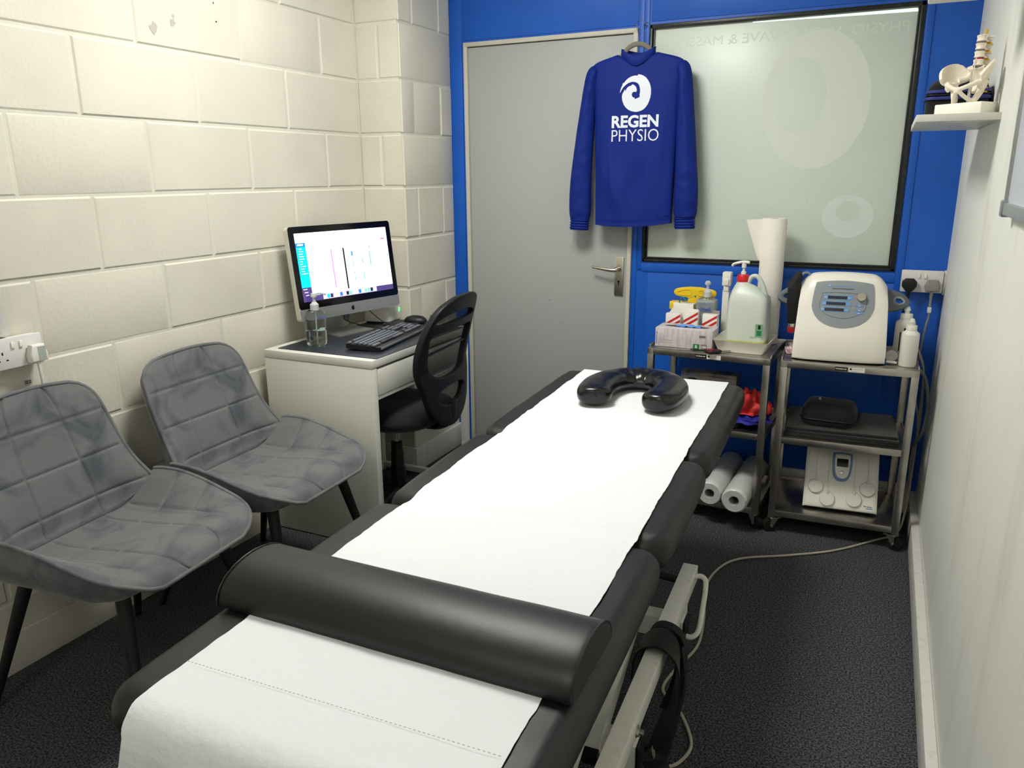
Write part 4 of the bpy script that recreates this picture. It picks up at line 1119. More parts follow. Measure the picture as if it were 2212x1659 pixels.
# ---- three small striped boxes
for k, (bx, bh, tilt, lb) in enumerate(((.045,.112,4,'small white striped box with raised paper flap, left of the three behind the glove box'), (.120,.128,-2,'small white striped box in the middle of the three behind the glove box'), (.200,.120,-5,'small white striped box with grey flap, right of the three by the tray'))):
    b_ = thing('striped_box', lb, 'small box', LT(bx,.190,TT), LTR+R(tilt), 'red striped small boxes')
    part('carton', b_, ['cardboard_white'], box(-.031,.031,-.002,.030,0,bh,.0008))
    def stp(y0): return prism([(-.0305,y0),(.0305,y0+.040),(.0305,y0+.051),(-.0305,y0+.011)], 0, .0004, front((0,-.0022,0)))
    part('stripes', b_, ['stripe_red','stripe_dark'], stp(bh-.052), (0, prism([(-.0305,bh-.074),(.0305,bh-.034),(.0305,bh-.023),(-.0305,bh-.063)], 0, .0004, front((0,-.0022,0)))), (1, prism([(-.0305,bh-.074),(-.012,bh-.062),(-.012,bh-.051),(-.0305,bh-.063)], 0, .0005, front((0,-.0022,0)))),
         (1, plate([ell(.020,bh-.088,.0065,.0065,20), ell(.020,bh-.088,.005,.005,20)], .0002, 0, front((0,-.0024,0)))), (1, box(.0192,.0208,-.0026,-.0022,bh-.094,bh-.082)), smooth=0, label='slanting red stripes')
    if k == 0: part('flap', b_, 'cardboard_white', prism([(-.020,0),(.026,0),(.024,.028),(-.004,.026)], 0, .0008, front((0,.002,bh))))
    if k == 1: part('flap', b_, 'cardboard_white', prism([(-.026,0),(.028,0),(.028,.006),(-.026,.006)], 0, .0008, front((0,.028,bh-.001))))
    if k == 2: part('flap', b_, 'cardboard_grey', prism([(-.028,0),(.031,0),(.031,.015),(-.028,.015)], 0, .0008, front((0,.029,bh-.001))))
# open cartons with teal tape behind
tb_ = thing('open_carton', 'open white carton with a strip of teal tape sticking up, before the yellow tub', 'carton', LT(.055,.235,TT), LTR)
part('carton', tb_, 'cardboard_white', box(-.025,.062,0,.045,0,.150,.001))
part('teal_tape', tb_, 'teal', tube([(-.005,.02,.14),(-.002,.02,.165),(.010,.02,.176),(.022,.022,.160),(.036,.024,.170),(.058,.024,.182),(.062,.024,.176)], .010, 6, r2=.0012, up=(0,0,1)))
# ---- yellow tub with winged lid
yt = thing('yellow_tub', 'yellow plastic tub with a winged lid at the back of the left trolley', 'tub', LT(.102,.308,TT-.0), LTR)
part('tub', yt, 'yellow', prism(rrect(.10,.07,.02,5,-.022), 0, .130, None, .004))
part('tub_lid', yt, 'yellow', prism(rrect(.115,.078,.02,5,-.022), .126, .146, None, .004), prism(rrect(.05,.05,.01,4,-.075,-.02), .116, .151, None, .004))
part('winged_handle', yt, 'yellow', prism([(p.x, p.y) for p in smooth_path([(-.092,.020,0),(-.080,.037,0),(-.03,.046,0),(0,.047,0),(.03,.046,0),(.080,.037,0),(.092,.020,0),(.078,.006,0),(.04,.002,0),(.028,-.004,0),(.026,-.024,0),(-.026,-.024,0),(-.028,-.004,0),(-.04,.002,0),(-.078,.006,0)], 5, True)], -.006, .006, front((0,0,.166)), .003), plate([hole([(-.082,.020),(-.05,.036),(-.02,.037),(-.016,.022),(-.02,.010),(-.06,.010)]), hole([(-.077,.020),(-.05,.032),(-.023,.033),(-.020,.022),(-.024,.014),(-.06,.014)])], .001, .0008, front((0,-.0065,.166))), plate([hole([(.082,.020),(.05,.036),(.02,.037),(.016,.022),(.02,.010),(.06,.010)]), hole([(.077,.020),(.05,.032),(.023,.033),(.020,.022),(.024,.014),(.06,.014)])], .001, .0008, front((0,-.0065,.166))))
# ---- gel bottle on the trolley
g2 = thing('sanitiser_bottle', 'clear pump bottle of hand gel on the trolley, before the yellow tub', 'bottle', LT(.172,.240,TT), LTR, 'clear gel pump bottles')
pump_bottle(g2, .088, .052, .190, .205, .175, .0, 'x', 2, 'gel_cloudy')
part('lettering', g2, ['ink_blue','mark_grey'], text('clinell', .048, .016, front((-.026,-.0268,.128)), .0003, bold=.012), (1, box(-.026,.022,-.0269,-.0266,.120,.1212)), smooth=0, label='blue lettering on the bottle')
# ---- slim white dispenser
sd = thing('slim_dispenser', 'slim white plastic dispenser standing left of the big jug', 'dispenser', LT(.243,.270,TT), LTR)
part('dispenser_body', sd, 'white_plastic', box(-.014,.014,-.015,.015,0,.215,.005))
part('dispenser_head', sd, 'white_plastic', box(-.017,.019,-.020,.016,.232,.290,.005), box(-.010,.012,-.018,.014,.210,.234,.003), box(-.008,.012,-.026,-.015,.236,.262,.003))
# ---- tray
ty = thing('plastic_tray', 'cream plastic tray under the big soap jug on the left trolley', 'tray', LT(.357,.148,TT), LTR)
def trayfn(bm):
    lv = [(.172,.178,0,.012),(.212,.214,.046,.016),(.216,.218,.048,.017),(.209,.211,.0475,.015),(.206,.208,.045,.015),(.167,.173,.004,.010)]
    rings = []
    for w_, d_, z_, r_ in lv: rings.append([bm.verts.new((x, y, z_)) for x, y in rrect(w_, d_, r_, 5)])
    n = len(rings[0]); fs = []
    for A, B in zip(rings, rings[1:]):
        for i in range(n): fs.append(bm.faces.new((A[i], A[(i+1)%n], B[(i+1)%n], B[i])))
    fs += [bm.faces.new(rings[0][::-1]), bm.faces.new(rings[-1])]; orient(bm, fs)
part('tray_body', ty, 'warm_white', trayfn)
# ---- jug
jg = thing('soap_jug', 'big translucent plastic jug with red collar and white pump standing in the cream tray', 'jug', LT(.363,.156,TT+.005), LTR)
def jsec(w_, d_, z_, r_, cx=0): return [(cx+x, y, z_) for x, y in rrect(w_, d_, r_, 6)]
def loftz(lv):
    def f(bm):
        rings = [[bm.verts.new(p) for p in jsec(*l)] for l in lv]; n = len(rings[0]); fs = []
        for A, B in zip(rings, rings[1:]):
            for i in range(n): fs.append(bm.faces.new((A[i], A[(i+1)%n], B[(i+1)%n], B[i])))
        fs += [bm.faces.new(rings[0][::-1]), bm.faces.new(rings[-1])]; orient(bm, fs)
    return f
part('soap', jg, 'soap', loftz([(.140,.108,0,.020),(.150,.118,.006,.024),(.152,.120,.036,.024)]), label='yellow-green soap at the bottom of the jug')
part('jug_body', jg, 'jug', loftz([(.152,.120,.036,.024),(.153,.121,.10,.024),(.150,.118,.185,.024),(.144,.112,.205,.026),(.120,.095,.226,.03,-.010),(.080,.072,.246,.03,-.022),(.052,.050,.258,.024,-.030),(.036,.036,.268,.017,-.032)]), smooth=50)
part('jug_handle', jg, 'jug', tube([(-.015,0,.252),(.0,0,.282),(.022,0,.285),(.040,0,.262),(.055,0,.225),(.060,0,.200)], .009, 12, r2=.011, up=(0,1,0)), smooth=60)
part('red_collar', jg, 'red', lathe([(.021,.262),(.0235,.264),(.0235,.285),(.020,.290),(.010,.291)], c=(-.032,0,0), seg=28))
part('pump', jg, 'white_plastic', cyl((-.032,0,.29), (-.032,0,.322), .005), lathe([(.010,.292),(.010,.302),(.006,.304)], c=(-.032,0,0), seg=20), tube([(-.012,0,.338),(-.032,0,.340),(-.055,0,.336),(-.072,0,.330),(-.078,0,.322)], lambda t: .010-.005*t, 12, r2=lambda t: .006-.001*t, up=(0,0,1)), cyl((-.032,0,.318), (-.032,0,.338), .009), label='white pump head')
part('jug_label', jg, ['label_lightgreen','label_green','label_dark','sticker_teal'], box(.040,.0685,-.0612,-.0605,.055,.108), (1, box(.046,.064,-.0616,-.061,.062,.082)), (2, box(.050,.060,-.0616,-.061,.088,.104)), (3, box(.020,.038,-.0612,-.0605,.050,.058)), smooth=0, label='small green label low on the jug')
# ---- standing paper roll
pr_ = thing('paper_roll', 'tall white paper roll standing upright behind the jug with its end loose', 'paper roll', LT(.408,.3065,TT), LTR)
def rollshape(r, h, ri=.019):
    return lathe([(ri,0),(r*.985,0),(r,.003),(r,h-.003),(r*.985,h),(ri,h),(ri,h-.03)], seg=48)
part('roll', pr_, 'towel_paper', lathe([(.046,0),(.0475,.003),(.0475,.504),(.046,.507),(.019,.507),(.019,.44)], seg=48), smooth=40)
part('cardboard_core', pr_, 'mark_grey', lathe([(.0195,.44),(.0195,.5065),(.018,.5065),(.018,.44)], seg=32))
def flap(i, j):
    # sheet leaving the roll tangentially to the left, wider at the top
    w_ = .058*(1-j)**.9; z = .505-.16*j*1.0
    x = -.0475-w_*i*1.0+.012*(1-i); y = -.022-.012*i+.010*math.sin(i*2.5)
    return V((x if i else -.040, y, z-.004*i)), V((0,-1,0))
part('loose_end', pr_, 'towel_paper', slab(flap, .0006, 14, 20), smooth=70)
# ---- scissors, tweezers
sc_ = thing('scissors', 'scissors with black and red handles on the front edge of the left trolley', 'scissors', LT(.292,.034,TT), LTR+R(38))
part('blade', sc_, 'steel', prism([(0,-.004),(.085,.001),(.085,.003),(0,.006)], .004, .006), prism([(0,-.006),(.083,.004),(.083,.006),(0,.004)], .006, .008))
for a_, yy in ((R(196),-.002), (R(160),.002)):
    T_ = Matrix.Rotation(a_, 4, 'Z') @ Matrix.Translation((.036, yy, .007))
    hd = part('handle', sc_, 'black_rubber', tube([T_ @ V((.030*math.cos(2*PI*k/12), .0125*math.sin(2*PI*k/12), 0)) for k in range(12)], .0052, 10, closed=True, n=3))
    part('grip_insert', hd, 'red', tube([T_ @ V((.0245*math.cos(2*PI*k/12), .0075*math.sin(2*PI*k/12), .001)) for k in range(12)], .0032, 8, closed=True, n=3))
tz = thing('bent_tweezers', 'long curved steel tweezers with black tip before the glove box', 'tweezers', LT(.015,.014,TT), LTR)
part('lower_arm', tz, 'chrome', tube([(0,0,.004),(.03,-.004,.004),(.07,-.010,.003),(.12,-.009,.003),(.17,-.002,.004)], .0045, 8, r2=.0012, up=(0,0,1)))
part('upper_arm', tz, 'steel', tube([(0,0,.005),(.04,.008,.006),(.09,.010,.006),(.14,.006,.006),(.17,.0,.006)], .0055, 8, r2=.0012, up=(0,0,1)))
part('tip', tz, 'black_rubber', tube([(.16,.0,.005),(.19,.004,.005),(.215,.006,.005)], lambda t: .005-.002*t, 8))
# ---- left trolley, middle shelf
for k, (z_, lb) in enumerate(((.401,'dark printed glove box, lower of two stacked on the left trolley shelf'), (.484,'dark printed glove box, upper of two stacked on the left trolley shelf'))):
    b_ = thing('glove_carton', lb, 'glove box', LT(.085,.215,z_), LTR+R(1), 'stacked dark glove boxes')
    part('carton', b_, 'box_dark', box(0,.235,0,.072,0,.082,.001))
    part('carton_print', b_, ['cardboard_grey','label_dark','brass','label_blue'], box(0,.235,-.0006,0,.0,.066), (1, prism(ell(.05,.046,.025,.012), 0, .0005, front((0,-.0007,0)))), (2, prism([(.085,.055),(.15,.055),(.125,.03),(.13,.004),(.11,.004),(.112,.03)], 0, .0005, front((0,-.0007,0)))), (1, box(.13,.205,-.0013,-.0006,.018,.030)), (0, scribble(.065,.008, front((.135,-.0013,.020)), 1, 9)), (3, scribble(.05,.008, Mx((.012,-.0013,.068),(1,0,0),(0,0,1)), 1, 5)), smooth=0, label='dark print with a pale band')
def crumple(cx, cy, z, rx, ry, h, seed, spik=.5):
    def fn(i, j):
        a = 2*PI*i; r = math.sin(j*PI/2)
        n_ = nz((math.cos(a)*r, math.sin(a)*r, j), 2.6, seed); m_ = nz((math.cos(a)*r, math.sin(a)*r, j), 4.5, seed+3)
        k = 1+spik*n_+.12*m_
        return V((cx+rx*r*k*math.cos(a), cy+ry*r*k*math.sin(a), max(z+.001, z+h*math.cos(j*PI/2)*(1+.8*n_)+.2*h*m_*(1-j*.6))))
    return grid(fn, 72, 30, closed_u=True)
rbd = solo('resistance_band', 'crumpled red stretch band heaped on a blue cloth, left trolley middle shelf', 'band', 'red_band', crumple(*LT(.385,.120,.452),   .085,.070,.078, 4, .45), loc=LT(.385,.120,.452), smooth=50)
bc = solo('folded_cloth', 'blue cloth spilling over the side of the left trolley shelf', 'cloth', 'blue_cloth', crumple(*LT(.392,.122,.424), .098,.095,.026, 8, .35), loc=LT(.392,.122,.424), smooth=40)
td = thing('tape_roll', 'black round tape roll under the blue cloth on the trolley shelf', 'tape roll', LT(.325,.062,.403))
part('tape', td, 'black_rubber', lathe([(.028,0),(.050,0),(.052,.003),(.052,.018),(.050,.021),(.028,.021),(.028,.0)], seg=40))
# ---- wrapped rolls on the bottom shelf
for (fx, bx, lb) in ((.300, .360, 'plastic-wrapped white roll, left of the two on the bottom shelf'), (.404, .459, 'plastic-wrapped white roll, right of the two, nearest the trolley post')):
    a0 = V(LT(fx, -.055 if fx < .35 else -.085, .088+.052)); a1 = V(LT(bx-.055 if fx > .35 else bx-.06, .345, .088+.053))
    rl_ = thing('wrapped_roll', lb, 'paper roll', a0, 0, 'wrapped rolls on the bottom shelf')
    dvec = a1-a0; q_ = dvec.to_track_quat('Z','Y').to_matrix().to_4x4(); L_ = dvec.length
    part('roll', rl_, 'plastic_wrap', lathe([(.020,.16),(.020,.001),(.044,0),(.050,.006),(.051,.02),(.051,L_-.01),(.047,L_)], seg=48, T=q_), smooth=45)
    part('core', rl_, 'mark_grey', lathe([(.0186,.158),(.0186,.003),(.0198,.003),(.0198,.158)], seg=32, T=q_))

# ================================================================ RIGHT TROLLEY CONTENTS
dv = thing('treatment_unit', 'white and grey shockwave treatment unit with rounded top on the right trolley', 'medical device', RT(.196,.020,TT), R(4))
# local: x across (-.16...16), y depth, z up; front profile leans back
PF = [(.015,.004),(.004,.010),(.000,.035),(.002,.075),(.010,.120),(.026,.180),(.044,.240),(.060,.285),(.078,.310),(.110,.322),(.17,.318),(.22,.30),(.245,.26),(.25,.15),(.25,.01)]
PFp = smooth_path([V((0,a,c)) for a, c in PF], 6)
def hw_at(z):   # half width narrows towards the top
    return .160-.012*max(0, min(1, (z-.05)/.25))
def unit_fn(i, j):
    K = len(PFp)-1; s = j*K; a = int(min(K-1, s)); p = PFp[a].lerp(PFp[a+1], s-a)
    u = -1+2*i; z = p.z; y = p.y
    w_ = hw_at(z)
    x = u*w_
    # top outline arches and shoulders drop
    sh = max(0, abs(u)-.62)/.38
    topness = max(0, min(1, (z-.22)/.09))
    z -= topness*(.012*u*u+.036*sh**2.6)
    y += .008*u*u+.010*abs(u)**6
    return V((x, y, z))
part('housing', dv, 'warm_white', grid(unit_fn, 60, 84), smooth=60)
def cap(sx):
    def f(bm):
        K = 84; vs = [bm.verts.new(unit_fn(0 if sx < 0 else 1, j/K)) for j in range(K+1)]
        fc = bm.faces.new(vs); 
    return f
part('side_cover', dv, 'warm_white', cap(-1), cap(1), smooth=0)
part('underside', dv, 'black_rubber', box(-.145,.145,.02,.235,0,.010,.002))
def onunit(x, t):    # t: height up the front face; returns point on the housing and outward shift
    # find j with given z on the front
    for k in range(len(PFp)-1):
        if PFp[k+1].z >= t and PFp[k].y <= .1:
            f_ = (t-PFp[k].z)/max(1e-6, PFp[k+1].z-PFp[k].z); y = PFp[k].y+(PFp[k+1].y-PFp[k].y)*f_; break
    u = x/hw_at(t); return (x, y+.008*u*u+.010*abs(u)**6, t)
def uw(lift): return lambda c: (lambda p: (p[0], p[1]-(lift+max(0, c.z)), p[2]+.3*(lift+max(0, c.z))))(onunit(c.x, c.y))
pan = smooth_path([(-.098,.278,0),(-.085,.291,0),(0,.298,0),(.085,.291,0),(.100,.278,0),(.106,.225,0),(.104,.195,0),(.085,.162,0),(.05,.140,0),(0,.131,0),(-.05,.140,0),(-.085,.162,0),(-.104,.195,0),(-.105,.225,0)], 6, True)
cp = part('control_panel', dv, 'panel_grey', plate([[(p.x, p.y) for p in pan]], .0008, .0, None, .02, uw(.001)), smooth=60, label='grey rounded control panel')
inn = smooth_path([(-.072,.248,0),(-.068,.253,0),(0,.256,0),(.073,.251,0),(.079,.245,0),(.080,.215,0),(.070,.190,0),(.035,.170,0),(-.005,.165,0),(-.045,.172,0),(-.074,.192,0),(-.079,.215,0)], 6, True)
inn2 = [((p.x-.0)*.982, (p.y-.213)*.975+.213) for p in inn]
part('panel_line', cp, 'dark_grey_plastic', plate([[(p.x, p.y) for p in inn], inn2], .0005, 0, None, .02, uw(.0022)))
for k in range(3):
    zc = .238-.0215*k; xo = -.004*k
    part('display_bar', cp, ['label_blue','display_black','cardboard_white'], plate([rrect(.100,.0155,.0077,5,-.018+xo,zc)], .0004, 0, None, .012, uw(.0024)), (1, plate([rrect(.066,.0105,.0005,2,-.020+xo,zc)], .0004, 0, None, .012, uw(.0034))), (2, text(('o','2.6','000')[k], .010, .006, None, .0003, warp=(lambda xo, zc: lambda c: uw(.0034)(V((c.x-.064+xo, c.y+zc-.003, c.z))))(xo, zc))), (2, text('bar' if k == 0 else 'Hz', .010 if k != 1 else .0001, .006 if k != 1 else .0001, None, .0003, warp=(lambda xo, zc: lambda c: uw(.0034)(V((c.x+.018+xo, c.y+zc-.003, c.z))))(xo, zc))), smooth=0)
for k, zc in enumerate((.212,.196,.186)):
    part('panel_button', cp, ['label_blue','cardboard_white'], plate([ell(.056,zc,.015,.0038,20)], .0005, 0, None, None, uw(.0024)), (1, plate([[(.052,zc-.0015),(.060,zc-.0015),(.056,zc+.002)]], .0004, 0, None, None, uw(.0034))), smooth=0)
kp = V(onunit(.060,.240))
part('knob', cp, 'satin', xform(Matrix.Translation(kp) @ Matrix.Rotation(R(68), 4, 'X'), cyl((0,0,0), (0,0,.016), .015, .0145, seg=40)), label='round metal dial')
part('device_print', cp, ['label_blue','mark_grey','ink_black'], plate([ell(-.050,.279,.007,.0055,20)], .0003, 0, None, None, uw(.0022)), (1, text('shockmaster', .072,.006, None, .0003, warp=lambda c: uw(.0022)(V((c.x-.038, c.y+.276, c.z))))) if False else (1, scribble(.072,.005,None,1,11) if False else plate([ell(-.050,.279,.004,.003,16)], .0003, 0, None, None, uw(.0032))), smooth=0)
part('tiny_print', cp, ['label_blue','ink_black'], *[plate([[(x, .2755),(x+.0036, .2755),(x+.0036, .2790),(x, .2790)]], .0003, 0, None, None, uw(.0022)) for x in [-.038+.0052*k for k in range(14)]], *[(1, plate([[(x, .2675),(x+.0040, .2675),(x+.0044, .2700),(x+.0004, .2700)]], .0003, 0, None, None, uw(.0022))) for x in [-.040+.0050*k for k in range(15)]], smooth=0, label='two fine lines of print')
# side holders
def holder(sx):
    h_ = part('side_holder', dv, 'dark_grey_plastic', plate([hole([(.130,.235),(.160,.236),(.192,.224),(.214,.203),(.213,.184),(.185,.168),(.155,.160),(.130,.158)]), hole([(.172,.209),(.188,.209),(.200,.199),(.198,.189),(.183,.184),(.170,.191),(.167,.200)])], .007, .003, Mx((sx*.012,.075,.038),(sx,0,0),(0,.42,.9)) @ Matrix.Translation((0,0,-.004)), None), smooth=50)
    return h_
hh = holder(1); holder(-1)
hc2 = [(p.x, p.y) for p in smooth_path([(.172,.209,0),(.188,.209,0),(.200,.199,0),(.198,.189,0),(.183,.184,0),(.170,.191,0),(.167,.200,0)], 5, True)]
part('ring_rim', hh, 'grey_plastic', tube([Mx((.012,.075,.038),(1,0,0),(0,.42,.9)) @ V((x, y, .005)) for x, y in hc2], .0045, 8, closed=True, n=1))
# handpiece in the left ring
hp = thing('handpiece', 'black treatment handpiece with red tip hanging in the left ring of the white unit', 'handpiece', RT(.022,.120,.90), RTR)
part('grip', hp, 'black_rubber', lathe([(.012,-.075),(.018,-.068),(.021,-.02),(.024,-.008),(.0235,.03),(.025,.05),(.023,.075),(.016,.092),(.006,.100)], seg=32), smooth=60)
part('grip_head', hp, 'black_rubber', tube([(-.012,-.004,.060),(.002,0,.088),(.014,.004,.108),(.020,.006,.112)], lambda t: .022-.006*t, 14))
part('metal_ring', hp, 'chrome', cyl((0,0,-.086), (0,0,-.074), .0125, seg=28))
part('red_tip', hp, 'dark_red', lathe([(.005,-.112),(.013,-.108),(.0145,-.095),(.013,-.086)], seg=28))
part('handpiece_lead', hp, 'grey_plastic', tube([(.016,.004,.104),(.030,.010,.120),(.048,.016,.116),(.058,.024,.085),(.06,.04,.04)], .0045, 10))
solo('foil_packet', 'crumpled shiny packet on the right trolley behind the white unit', 'packet', 'foil', crumple(*RT(.030,.175,TT), .026,.05,.022, 2, .4), loc=RT(.030,.175,TT), smooth=20)
# ---- bottles
def lotion(label, pos, k, pr=False):
    t = thing('lotion_bottle', label, 'bottle', pos, 0, 'white lotion bottles')
    t.scale = (k,k,k)
    part('bottle', t, 'white_plastic', lathe([(.026,0),(.0285,.003),(.0285,.110),(.027,.118),(.020,.123),(.017,.126)], seg=36), smooth=45)
    part('cap', t, 'white_plastic', lathe([(.0175,.124),(.0175,.142),(.0165,.144),(.007,.145),(.007,.153),(.0095,.154),(.0095,.157),(.0065,.166),(.002,.168)], seg=28))
    if pr: part('bottle_print', t, 'ink_black', box(-.004,.008,-.0292,-.0284,.095,.103), box(-.014,-.011,-.0285,-.0255,.03,.09), smooth=0, label='small black print')
    return t
lotion('white flip-top lotion bottle at the front right corner of the right trolley', RT(.432,.072,TT), 1.04)
lotion('taller white lotion bottle with black print, standing behind the front bottle', RT(.421,.185,TT), 1.2, True)
cn = thing('hose_connector', 'grey round air connector between the white unit and the lotion bottle', 'connector', RT(.378,.095,TT+.030), RTR)
part('connector_disc', cn, 'mark_grey', cyl((0,-.012,0), (0,.012,0), .021, .019, seg=30), cyl((0,-.020,-.008), (0,-.010,-.008), .010, seg=24))
part('connector_stub', cn, 'white_plastic', tube([(-.016,-.02,-.020),(.020,-.022,-.022)], .005, 12, n=2))
# ---- hoses and cords down the corner
def cord(name, label, m_, pts, r, cat='cord'):
    return solo(name, label, cat, m_, tube(pts, r, 10), loc=pts[0])
H = RT(.395,.075,TT+.010)
cord('air_hose', 'thick grey hose leaving the white unit past the bottle and looping down the wall', 'dark_hose', [H, (H[0]+.04,H[1]-.006,.712), (2.318,.335,.700), (2.352,.365,.655), (2.372,.38,.56), (2.372,.40,.46), (2.360,.48,.38), (2.345,.58,.32), (2.32,.655,.27)], .0062, 'hose')
cord('trailing_cable', 'grey cord looping from behind the bottle down beside the right wall', 'cable_grey', [RT(.448,.12,.760), (2.312,.44,.758), (2.345,.46,.68), (2.358,.50,.56), (2.362,.52,.42), (2.352,.55,.28), (2.36,.57,.16)], .0045)
# ---- right trolley, middle shelf: felt mats and case
for k in range(3):
    solo('felt_mat', ('bottom','middle','top')[k]+' one of three dark grey felt mats stacked on the right trolley shelf', 'mat', 'felt', prism([(x, y) for x, y in rrect(.405-.006*k,.300,.006,3,.233+.002*k,.178+.003*k)], .4025+.0112*k, .4130+.0112*k, Matrix.Translation((RTO[0],RTO[1],0)) @ Matrix.Rotation(RTR+R((0,-.7,.8)[k]),4,'Z'), .002), loc=RT(.233,.178,.403+.0112*k), group='stacked felt mats')
bk_ = thing('zip_case', 'soft black zip case with small white logo lying on the felt mats', 'case', RT(.190,.150,.4365), RTR-R(6))
part('case_body', bk_, 'black_fabric', loftz([(.175,.150,0,.035),(.198,.168,.010,.040),(.202,.172,.030,.040),(.192,.160,.060,.038),(.165,.135,.082,.034),(.11,.09,.088,.03)]), smooth=60)
part('zip', bk_, 'black_plastic', tube([(x, y, .030) for x, y in rrect(.206,.176,.042,6)], .002, 6, closed=True, n=1))
part('case_logo', bk_, 'print_white', text('tempo', .040,.011, Matrix.Translation((-.050,.030,.0880)) @ Matrix.Rotation(R(-80),4,'Z'), .002, bold=.03), label='small white lettering')
# ---- right trolley, bottom shelf: pad unit
pu = thing('pad_unit', 'white electrotherapy unit with four round pads and blue-rimmed remote, bottom trolley shelf', 'medical device', RT(.258,.100,.0975), R(5))
PFS = smooth_path([V((0,a,c)) for a, c in [(-.030,.010),(-.034,.018),(-.022,.045),(.020,.12),(.055,.185),(.075,.215),(.105,.226),(.14,.222)]], 6)
def pu_fn(i, j):
    K = len(PFS)-1; s = j*K; a = int(min(K-1, s)); p = PFS[a].lerp(PFS[a+1], s-a); u = -1+2*i
    e_ = max(0, abs(u)-.93)/.07
    return V((u*(.132+.003*(1-j)), p.y+.004*e_, p.z-.004*e_))
def pucap(sx):
    def f(bm):
        vs = [bm.verts.new(pu_fn(0 if sx < 0 else 1, j/40)) for j in range(41)]+[bm.verts.new((sx*.132, .14, .01))]
        bm.faces.new(vs)
    return f
part('casing', pu, 'white_plastic', grid(pu_fn, 50, 48), pucap(-1), pucap(1), box(-.130,.130,.12,.142,.01,.222), smooth=50)
part('feet', pu, 'black_rubber', box(-.115,.115,-.02,.12,0,.010,.001))
def onpu(x, t):
    for k in range(len(PFS)-1):
        if PFS[k+1].z >= t:
            f_ = (t-PFS[k].z)/max(1e-6, PFS[k+1].z-PFS[k].z); p = PFS[k].lerp(PFS[k+1], f_); tg = (PFS[k+1]-PFS[k]).normalized(); n = V((0,-tg.z,tg.y)); return V((x, p.y, p.z)), n, tg
for k, (x, t_) in enumerate(((-.092,.085),(-.047,.045),(.050,.052),(.096,.093))):
    p_, n_, tg_ = onpu(x, t_)
    T_ = Matrix(((1, tg_.x, n_.x, p_.x),(0, tg_.y, n_.y, p_.y),(0, tg_.z, n_.z, p_.z),(0,0,0,1)))
    pd_ = part('round_pad', pu, 'disc_white', xform(T_, lathe([(.0285,0),(.0295,.002),(.0285,.006),(.026,.0085),(.002,.0088)], seg=40), tube([(0,.020,.008),(0,.029,.010),(0,.036,.008)], .004, 8, n=3)), smooth=40)
    pts = [T_ @ V((0,.034,.007))]+[onpu(x, min(.205, t_+.035+.02*m))[0]+onpu(x, min(.205, t_+.035+.02*m))[1]*.0022 for m in range(0, 9) if t_+.035+.02*m < .212]
    part('pad_lead', pd_, 'disc_white', tube(pts, .0018, 6, n=2))
p_, n_, tg_ = onpu(.0, .155)
T_ = Matrix(((1, tg_.x, n_.x, p_.x),(0, tg_.y, n_.y, p_.y),(0, tg_.z, n_.z, p_.z),(0,0,0,1)))
rm = part('remote', pu, 'label_steelblue', prism([(p.x, p.y) for p in smooth_path([(-.036,.050,0),(-.028,.062,0),(.028,.062,0),(.036,.050,0),(.033,-.010,0),(.022,-.042,0),(0,-.050,0),(-.022,-.042,0),(-.033,-.010,0)], 5, True)], -.002, .012, T_, .003), label='blue rim of the handheld remote')
part('remote_face', rm, 'white_plastic', prism([(p.x, p.y) for p in smooth_path([(-.028,.048,0),(-.022,.056,0),(.022,.056,0),(.028,.048,0),(.026,-.008,0),(.017,-.034,0),(0,-.041,0),(-.017,-.034,0),(-.026,-.008,0)], 5, True)], .010, .0155, T_, .002))
part('remote_display', rm, 'black_gloss', prism(rrect(.042,.032,.001,2,0,.022), .0150, .0160, T_))
part('remote_button', rm, 'alu', xform(T_, lathe([(.0075,.015),(.0075,.0168),(.005,.0176),(.001,.0176)], c=(0,-.017,0), seg=24)))
p_, n_, tg_ = onpu(.085, .030)
T_ = Matrix(((1, tg_.x, n_.x, p_.x),(0, tg_.y, n_.y, p_.y),(0, tg_.z, n_.z, p_.z),(0,0,0,1)))
part('unit_lettering', pu, ['dark_grey_plastic','label_blue'], text('Wireless', .030,.007, T_ @ Matrix.Translation((0,.002,.0005)), .0004), (1, box(.010,.034,-.004,-.0006,0,.0006, T=T_)), smooth=0, label='small grey word and blue bar')

# ================================================================ RIGHT WALL SOCKET AND PLUGS
t = thing('double_socket', 'white double power socket on the blue wall in the right corner', 'socket', (2.312,D-.004,.975))
socket_plate(t, None)
t = thing('black_plug', 'black plug in the left outlet of the corner socket', 'plug', (2.270,D-.040,.962))
part('plug_body', t, 'black_plastic', prism([(-.010,-.026),(.010,-.026),(.026,-.006),(.026,.012),(.014,.024),(-.014,.024),(-.026,.012),(-.026,-.006)], 0, .022, front((0,0,0)), .004))
part('strain_relief', t, 'black_rubber', tube([(0,-.012,-.020),(0,-.012,-.040),(-.001,-.010,-.058)], lambda t: .007-.002*t, 10))
part('power_cord', t, 'black_rubber', tube([(2.269,.628,.905),(2.266,.625,.88),(2.258,.64,.84),(2.25,.655,.74),(2.245,.66,.60)], .0042, 10), world=True)
t = thing('grey_plug', 'grey plug in the right outlet of the corner socket', 'plug', (2.350,D-.040,.962))
part('plug_body', t, 'cable_grey', prism([(-.024,-.022),(.024,-.022),(.027,-.004),(.018,.022),(-.018,.022),(-.027,-.004)], 0, .022, front((0,0,0)), .005))
part('strain_relief', t, 'cable_grey', *[lathe([(.0065,-.026-.006*k),(.0065,-.029-.006*k)], c=(0,-.012,0), seg=14) for k in range(4)], cyl((0,-.012,-.055), (0,-.012,-.015), .0042))
part('cable_tag', t, 'white_plastic', box(-.007,.007,-.0165,-.006,-.105,-.083,.001))
